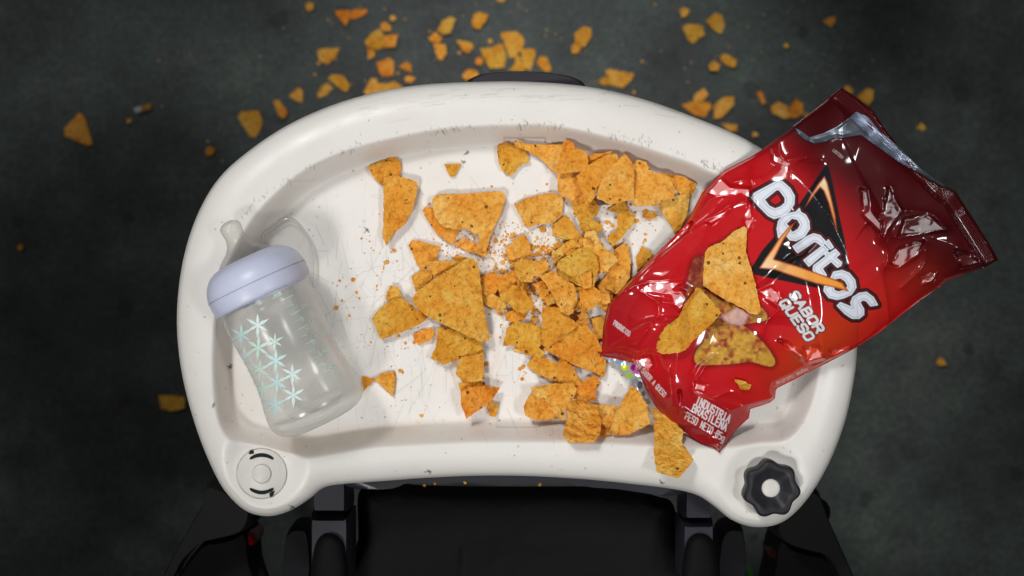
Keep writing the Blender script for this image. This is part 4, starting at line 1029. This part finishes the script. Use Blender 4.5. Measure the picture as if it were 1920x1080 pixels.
        q = sdf(X, Y, pg); j, i = int(c_[1]-158), int(c_[0]-1118); h0 = H[j, i]
        wp = np.array(W(c_[0], c_[1], h0*MM)); Lv = np.array([-1.0, 1.63, 2.95])-wp; Lv /= np.linalg.norm(Lv); Vv = np.array([0, 0, TZ+CZ])-wp; Vv /= np.linalg.norm(Vv)
        Hh = Lv+Vv; sx_, sy_ = -Hh[0]/Hh[2]*.3375, Hh[1]/Hh[2]*.3375
        pln = h0+sx_*(X-c_[0])+sy_*(Y-c_[1])+.35*vnoise(X, Y, 22, 57, 2)
        k = ss(-6, 2.5, q); H = H*(1-k)+pln*k
    # flat crimped seals at the two ends
    seal, _ = seg_dist(X, Y, (1578, 164), (1776, 350)); k = 1-ss(18, 34, seal); seal2, _ = seg_dist(X, Y, (1791, 357), (1872, 487))
    k2 = 1-ss(20, 34, seal2)
    flat = U_+4+.35*np.sin(seal*1.3); flat2 = U_+5+.35*np.sin(seal2*1.3)
    H = H*(1-k)+flat*k; H = H*(1-k2)+flat2*k2
    # mouth: front layer lies above the torn opening
    dm = sdf(X, Y, MOUTH)
    H += 3.2*ss(3, -3, dm)*ss(-60, 0, dm)-1.5*ss(-3, 3, dm)
    df = sdf(X, Y, FOIL); H += ss(0, 6, df)*(2.2*vnoise(X, Y, 30, 71, 2)-1.4)
    # edge closure
    e = ss(0, 5, bd); H = (U_+.4)*(1-e)+H*e
    return H*MM, dm, df
bH, dMouth, dFoil = bag_height()
bP = positions(bXs, bYs, bH); bN = grid_normals(bP)
# --- print
def bag_print():
    X, Y = bXs, bYs
    red = np.array([.56, .005, .010]); mar = np.array([.060, .0008, .0026]); org = np.array([.62, .060, .008]); deep = np.array([.20, .002, .006])
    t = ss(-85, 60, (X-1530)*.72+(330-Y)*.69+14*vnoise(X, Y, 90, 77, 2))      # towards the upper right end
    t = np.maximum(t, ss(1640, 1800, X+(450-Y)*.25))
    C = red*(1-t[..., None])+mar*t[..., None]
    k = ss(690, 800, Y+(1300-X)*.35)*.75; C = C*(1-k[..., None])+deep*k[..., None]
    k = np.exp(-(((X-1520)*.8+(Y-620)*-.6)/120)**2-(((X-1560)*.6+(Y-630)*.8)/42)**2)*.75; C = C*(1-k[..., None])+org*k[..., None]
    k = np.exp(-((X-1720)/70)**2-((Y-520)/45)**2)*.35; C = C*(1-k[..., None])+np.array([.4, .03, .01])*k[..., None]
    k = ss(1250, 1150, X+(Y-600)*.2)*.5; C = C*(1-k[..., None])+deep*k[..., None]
    ID = np.zeros(X.shape, int)
    def comp(sd, col, aa=.7, idn=None, al=1.):
        k = np.clip(sd/(2*aa)+.5, 0, 1)*al
        C[:] = C*(1-k[..., None])+(np.asarray(col) if np.ndim(col) == 1 else col)*k[..., None]
        if idn is not None: ID[sd > 0] = idn
    # printed chips
    o = (1220, 410, 3.724)
    cz = vnoise(X, Y, 16, 81, 3)*.5+.5; cz2 = vnoise(X, Y, 6, 82, 2)*.5+.5
    redchip = np.array([.24, .028, .015]); yel = np.array([.55, .28, .05]); olive = np.array([.36, .22, .03])
    def chipcol(a, b, th=.5):
        k = ss(th-.2, th+.2, cz*.7+cz2*.3)[..., None]; c_ = a*(1-k)+b*k; return c_*(.65+.6*cz2[..., None])
    for pts, col in (([(300,290),(345,265),(380,280),(385,470),(330,490),(300,490),(250,560),(240,600),(255,460),(275,350)], chipcol(redchip, np.array([.45, .13, .04]), .6)),
                     ([(350,500),(430,510),(500,560),(620,620),(690,670),(760,620),(800,650),(815,690),(790,715),(660,735),(560,755),(420,750),(400,600)], chipcol(redchip*1.3, yel, .45)),
                     ([(400,760),(520,750),(640,745),(740,820),(800,880),(865,980),(860,1025),(810,1030),(700,1000),(560,1015),(440,1020),(340,1020),(305,985),(320,920),(370,860)], chipcol(redchip*1.5, np.array([.62, .33, .045]), .62-.30*ss(600, 675, Y-(X-1380)*.05)))):
        q = sdf(X, Y, spline(zc(pts, *o), 3)); comp(q+5, np.array([.10, .001, .004]), 5, None, .7); comp(q, col, .8, 4)
    k = sdf(X, Y, zc([(480,690),(600,620),(690,670),(640,750),(560,735)], *o)); comp(k, np.array([.80, .55, .56]), 2.5, None, .55)  # pale pink gloss highlight painted into the print colour
    # triangle
    tri = [(1552,303),(1562,345),(1573,400),(1583,445),(1592,500),(1604,566),(1532,540),(1470,527),(1415,515),(1408,503),(1430,468),(1455,440),(1506,372)]
    dT = sdf(X, Y, tri); comp(dT, np.array([.006, .006, .008]), .8, 1)
    # letters
    z3 = (1390, 300, 3.176)
    L = {'D': ([(62,225),(75,200),(150,160),(222,122),(245,130),(290,170),(315,215),(312,262),(285,305),(240,335),(195,348),(160,330),(110,280)], [(135,235),(210,175),(228,178),(262,225),(262,255),(235,280),(200,292),(165,275)]),
         'o': ([(250,330),(300,315),(325,312),(345,290),(352,312),(382,328),(402,365),(405,410),(375,455),(325,480),(290,475),(268,448),(238,442),(222,462),(214,410),(222,365)], [(264,380),(300,345),(335,352),(354,385),(340,412),(312,430),(296,430),(290,405)]),
         'r': ([(308,515),(395,455),(430,440),(468,450),(502,488),(480,512),(450,488),(432,486),(335,552)], None),
         'i': ([(373,597),(488,508),(517,535),(402,632)], None), 'j': ([(518,476),(547,520),(530,530),(500,498)], None),
         't': ([(428,655),(432,630),(508,572),(495,560),(512,548),(525,556),(560,532),(585,560),(560,580),(597,610),(592,628),(572,638),(535,602),(480,645),(505,685),(490,702),(450,690)], None),
         'p': ([(550,668),(600,658),(642,675),(675,715),(682,758),(655,800),(610,820),(570,830),(522,818),(492,778),(498,750),(515,752),(535,700)], [(552,708),(590,700),(620,720),(636,750),(620,775),(580,787),(552,778),(545,740)]),
         's': ([(572,868),(590,850),(640,870),(662,878),(652,850),(665,818),(700,795),(745,788),(785,818),(810,862),(770,868),(745,838),(722,832),(705,848),(728,888),(728,920),(700,942),(660,942),(618,915)], None)}
    dl = np.full(X.shape, -1e9)
    for k_, (a, b) in L.items():
        q = sdf(X, Y, zc(a, *z3))
        if b is not None: q = np.minimum(q, -sdf(X, Y, zc(b, *z3)))
        dl = np.maximum(dl, q)
    comp(dl+8.2, np.array([.006, .005, .007]), .8, 1); comp(dl+5.2, np.array([.24, .012, .012]), .6); comp(dl+4.0, np.array([.006, .005, .007]), .6)
    comp(dl+1.3, np.array([.80, .84, .92]), .7); comp(1.0-np.abs(dl-2.2)-.45, np.array([.05, .05, .10]), .5, None, .5)
    # flames
    fu = zc([(495,95),(512,130),(535,220),(560,330),(572,440),(545,350),(520,260),(490,185),(470,165),(440,200),(378,285),(410,215),(455,145)], *z3)
    fb = zc([(322,368),(290,420),(250,480),(195,590),(330,630),(450,672),(560,712),(596,728),(590,705),(612,745),(642,785),(560,762),(440,735),(300,690),(200,655),(105,645),(140,590),(190,520),(225,465),(275,405)], *z3)
    for f, ap in ((fu, (1546, 340)), (fb, (1428, 500))):
        q = sdf(X, Y, f); r = np.hypot(X-ap[0], Y-ap[1]); k = np.exp(-r/38)[..., None]; j = ss(0, 4.5, q)[..., None]
        base = np.array([.95, .36, .03])*(1-k)+np.array([.95, .80, .50])*k; edge = np.array([.42, .04, .01])
        comp(q, edge*(1-j)+base*j, .8)
    # lettering
    tn = [0]
    def text(s, x, y, adv, w, h, t, u, sw, col, back=None, idn=5):
        n = len(s); ex = x+t[0]*adv*n; ey = y+t[1]*adv*n
        bx0 = int(min(x, ex)-h-12-1118); bx1 = int(max(x, ex)+h+12-1118); by0 = int(min(y, ey)-h-12-158); by1 = int(max(y, ey)+h+12-158)
        sl = (slice(max(by0, 0), by1), slice(max(bx0, 0), bx1)); xx, yy = X[sl], Y[sl]; best = np.full(xx.shape, 1e9)
        for ch in s:
            for pl in GLY.get(ch, []):
                for a, b in zip(pl[:-1], pl[1:]):
                    pa = (x+a[0]*w*t[0]+a[1]*h*u[0], y+a[0]*w*t[1]+a[1]*h*u[1]); pb = (x+b[0]*w*t[0]+b[1]*h*u[0], y+b[0]*w*t[1]+b[1]*h*u[1])
                    best = np.minimum(best, seg_dist(xx, yy, pa, pb)[0])
            if ch != '~':
                x += t[0]*adv; y += t[1]*adv
        Cs = C[sl]
        if back is not None:
            k = np.clip((sw/2+1.8-best)/1.2+.5, 0, 1)[..., None]; Cs[:] = Cs*(1-k)+np.asarray(back)*k
        k = np.clip((sw/2-best)/1.1+.5, 0, 1)[..., None]; Cs[:] = Cs*(1-k)+np.asarray(col)*k
        if idn: ID[sl][best < 5.5] = idn+tn[0]; tn[0] += 1
    wh = (.78, .74, .76)
    t_, u_ = (.585, .811), (.90, -.43)
    text('SABOR', 1480, 553, 18.6, 13.2, 16, t_, u_, 5., wh, (.10, .002, .004)); text('QUESO', 1461.5, 568, 18.6, 13.2, 16, t_, u_, 5., wh, (.10, .002, .004))
    t_, u_ = (.86, .51), (.36, -.93)
    text('INDUSTRIA', 1304, 756, 8.3, 5.7, 14, t_, u_, 2.5, wh); text('BRASILE~NA', 1297, 771, 8.4, 5.8, 14, t_, u_, 2.5, wh); text('PESO NETO 85g', 1284, 785, 6.6, 4.4, 13, t_, u_, 1.6, wh)
    text('CON SABOR A QUESO', 1189, 682, 5.0, 3.5, 9, (.66, .75), (.62, -.78), 1.2, wh)
    text('PRODUCIDO', 1150, 609, 4.2, 2.8, 9, (.80, .60), (.35, -.94), 1.1, wh)
    text("Ima'genes ilustrativas".replace("a'", "a"), 1514, 690, 3.15, 2.2, 6.5, (-.91, .41), (.41, .91), .9, (.75, .5, .5))
    text('L827291 11', 1561, 283, 3.6, 2.3, 5, (.77, .64), (.64, -.77), .8, (.5, .4, .4))
    # seal + foil
    s1, _ = seg_dist(X, Y, (1578, 164), (1776, 350)); s2, _ = seg_dist(X, Y, (1791, 357), (1872, 487))
    tn[0] = 0
    sm = np.minimum(s1, s2); comp(1.2-np.abs(sm-20), np.array([.10, .006, .01]), 1., None, .6)
    ID[(sm < 20) & (dFoil < 0)] = 3
    fo = np.array([.50, .56, .66])*(.25+1.0*(vnoise(X, Y, 22, 91, 2)*.5+.5))[..., None]
    k = (dFoil > 0)[..., None]; C[:] = np.where(k, fo, C); ID[dFoil > 0] = 2
    lip = np.exp(-((dFoil+1.2)/1.2)**2)*.7; C[:] = C*(1-lip[..., None])+np.array([.02, .001, .002])*lip[..., None]
    return C, ID
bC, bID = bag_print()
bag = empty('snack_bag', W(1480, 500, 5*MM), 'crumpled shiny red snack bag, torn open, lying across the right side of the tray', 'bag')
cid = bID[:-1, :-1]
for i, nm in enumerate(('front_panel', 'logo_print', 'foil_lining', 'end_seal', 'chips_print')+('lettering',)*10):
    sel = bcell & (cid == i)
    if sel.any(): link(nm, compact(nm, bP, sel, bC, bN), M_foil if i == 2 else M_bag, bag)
# back panel
kX, kY, kXs, kYs, kd, kcell = grid_mesh(1118, 1880, 158, 856, 5, BAG)
kH = under(kXs, kYs)+.0002*(1-ss(0, 5, kd))
link('back_panel', compact('back_panel', positions(kXs, kYs, kH), kcell), mat('bag_back', (.16, .004, .008), .3, coat=.5), bag)
# folded side panel peeking out at lower left
def gusset():
    poly = [(1128,668),(1150,673),(1190,676),(1199,700),(1209,728),(1216,748),(1208,748),(1190,735),(1172,706),(1152,684)]
    X, Y, Xs, Ys, d, cell = grid_mesh(1120, 1222, 660, 756, 1.2, poly)
    H = (7+2.*vnoise(Xs, Ys, 26, 5, 2)-(Ys-670)*.02)*MM
    C = np.ones(X.shape+(3,))*np.array([.55, .60, .66])*(.55+.6*(vnoise(Xs, Ys, 10, 6, 3)*.5+.5))[..., None]
    for x, y, rx, ry, col in ((1172,690,7,6,(.62,.75,.02)),(1187,689,5,6,(.55,.0,.25)),(1180,704,9,6,(.45,.62,.15)),(1193,698,7,5,(.55,.15,.50)),(1163,680,8,3,(.25,.5,.6)),(1200,722,5,8,(.06,.07,.09)),(1207,738,4,5,(.05,.06,.08))):
        k = (np.hypot((Xs-x)/rx, (Ys-y)/ry) < 1)[..., None]; C = np.where(k, np.array(col), C)
    m = bag_material('gusset_film', .22, .35, .6)
    P_ = positions(Xs, Ys, H)
    link('side_gusset', compact('side_gusset', P_, cell, C), m, bag)
gusset()
flap = sheet('clear_flap', [(1186,700),(1200,716),(1218,745),(1232,790),(1230,806),(1222,800),(1214,770),(1200,738)], lambda X, Y, d: (9+3*ss(700, 800, Y)+1.0*vnoise(X, Y, 20, 8, 2))*MM, 2, clear('flap_clear', (.7, .66, .6), .22, .1, .5), bag)

# chips lying on the bag
def bag_at(x, y): return float(bilin(bH, 1118, 158, ST, x, y))
def on_bag(poly):
    arr = np.array(poly); g = np.array([bag_at(x, y) for x, y in arr]); A = np.c_[arr, np.ones(len(arr))]
    xs = [(x, y) for x in np.linspace(arr[:, 0].min(), arr[:, 0].max(), 14) for y in np.linspace(arr[:, 1].min(), arr[:, 1].max(), 14)]
    xs = [q for q in xs if sdf(np.array([q[0]]), np.array([q[1]]), arr)[0] > 0]
    B_ = np.array(xs); gb = np.array([bag_at(x, y) for x, y in xs]); co = np.linalg.lstsq(np.c_[B_, np.ones(len(B_))], gb, rcond=None)[0]
    off = np.percentile(gb-np.c_[B_, np.ones(len(B_))]@co, 96)
    return lambda x, y: co[0]*x+co[1]*y+co[2]+off+.0006
o = (1220, 410, 3.724)
R1 = zc([(655,58),(668,70),(665,180),(660,230),(690,330),(720,430),(740,520),(765,640),(740,665),(700,660),(640,620),(520,560),(420,500),(370,465),(375,330),(385,240),(412,205),(500,165),(590,90)], *o)
chip(R1, 0, 'large pale triangular chip lying on top of the red bag', zfun=on_bag(R1), curl=.001, tilt=(0, 0), group='tortilla chips lying on the bag')
R2 = zc([(325,485),(350,488),(380,540),(330,640),(300,760),(275,870),(240,915),(180,935),(80,940),(45,905),(60,830),(110,760),(200,690),(250,590)], *o)
R2b = zc([(340,495),(395,545),(490,655),(430,725),(380,770),(275,870),(265,800),(275,700),(255,640),(280,590)], *o)
chip(R2, 0, 'folded spoon shaped chip lying on the bag below the large pale one', zfun=on_bag(R2+R2b) if False else on_bag(R2), curl=.001, tilt=(0, 0), extra=[(R2b, .0065)], group='tortilla chips lying on the bag')
R3 = [(1378,712),(1392,715),(1408,722),(1404,730),(1390,729)]
chip(R3, 0, 'tiny chip flake on the bag above its lower lettering', zfun=lambda x, y: bag_at(x, y)+.0005, curl=0, group='tortilla chips lying on the bag')

# ------------------------------------------------------------------ light
def spot(name, loc, tgt, power, size, blend, rad, col=(1, 1, 1)):
    l = bpy.data.lights.new(name, 'SPOT'); l.energy = power; l.spot_size = math.radians(size); l.spot_blend = blend
    l.shadow_soft_size = rad; l.color = col
    o = bpy.data.objects.new(name, l); COL.objects.link(o); o.location = loc
    o.rotation_euler = (Vector(tgt)-Vector(loc)).to_track_quat('-Z', 'Y').to_euler()
    return o
tg = (0.0, .05, TZ)
spot('vignette_spot', (-.9, 1.5, 3.0), (.03, .05, TZ), 315, 13, 1, .38, (1, .985, .965))  # added key spot from the upper left; narrow soft cone makes the vignette
spot('vignette_spot', (1.35, -.15, 3.0), (.05, .05, TZ), 155, 13, 1, .30, (.98, .985, 1))  # added spot from the right, same vignetting cone
spot('vignette_spot', (-.8, -1.25, 3.0), (.03, .02, TZ), 350, 13, 1, .38, (1, .985, .965))  # added fill spot, lifts the near side and the far inner wall
spot('vignette_spot', (0.0, 1.6, 3.5), (.05, .27, 0), 225, 10.5, 1, .08, (.97, 1, .99))  # added spot that brightens the floor beyond the tray
al = bpy.data.lights.new('highlight_panel', 'AREA'); al.shape = 'RECTANGLE'; al.size = 1.0; al.size_y = .7; al.energy = 12  # added panel lamp, put in to reflect as highlights on the bag film
ao = bpy.data.objects.new('highlight_panel', al); COL.objects.link(ao); ao.location = (-1.1, 1.75, 2.9)
ao.rotation_euler = (Vector(tg)-Vector(ao.location)).to_track_quat('-Z', 'Y').to_euler()
w = bpy.data.worlds.new('World'); scene.world = w; w.use_nodes = True
w.node_tree.nodes['Background'].inputs[0].default_value = (.9, .95, 1.0, 1); w.node_tree.nodes['Background'].inputs[1].default_value = .022

cam = bpy.data.cameras.new('camera'); co = bpy.data.objects.new('camera', cam); COL.objects.link(co); scene.camera = co
co.location = (0, 0, TZ+CZ); co.rotation_euler = (0, 0, 0); cam.lens = 50; cam.sensor_width = 36; cam.clip_end = 100; cam.clip_start = .01
cam.dof.use_dof = True; cam.dof.focus_distance = CZ-.02; cam.dof.aperture_fstop = 7.5
scene.view_settings.view_transform = 'Standard'; scene.view_settings.look = 'None'; scene.view_settings.exposure = 0
scene.render.engine = 'CYCLES'
scene.cycles.transparent_max_bounces = 16
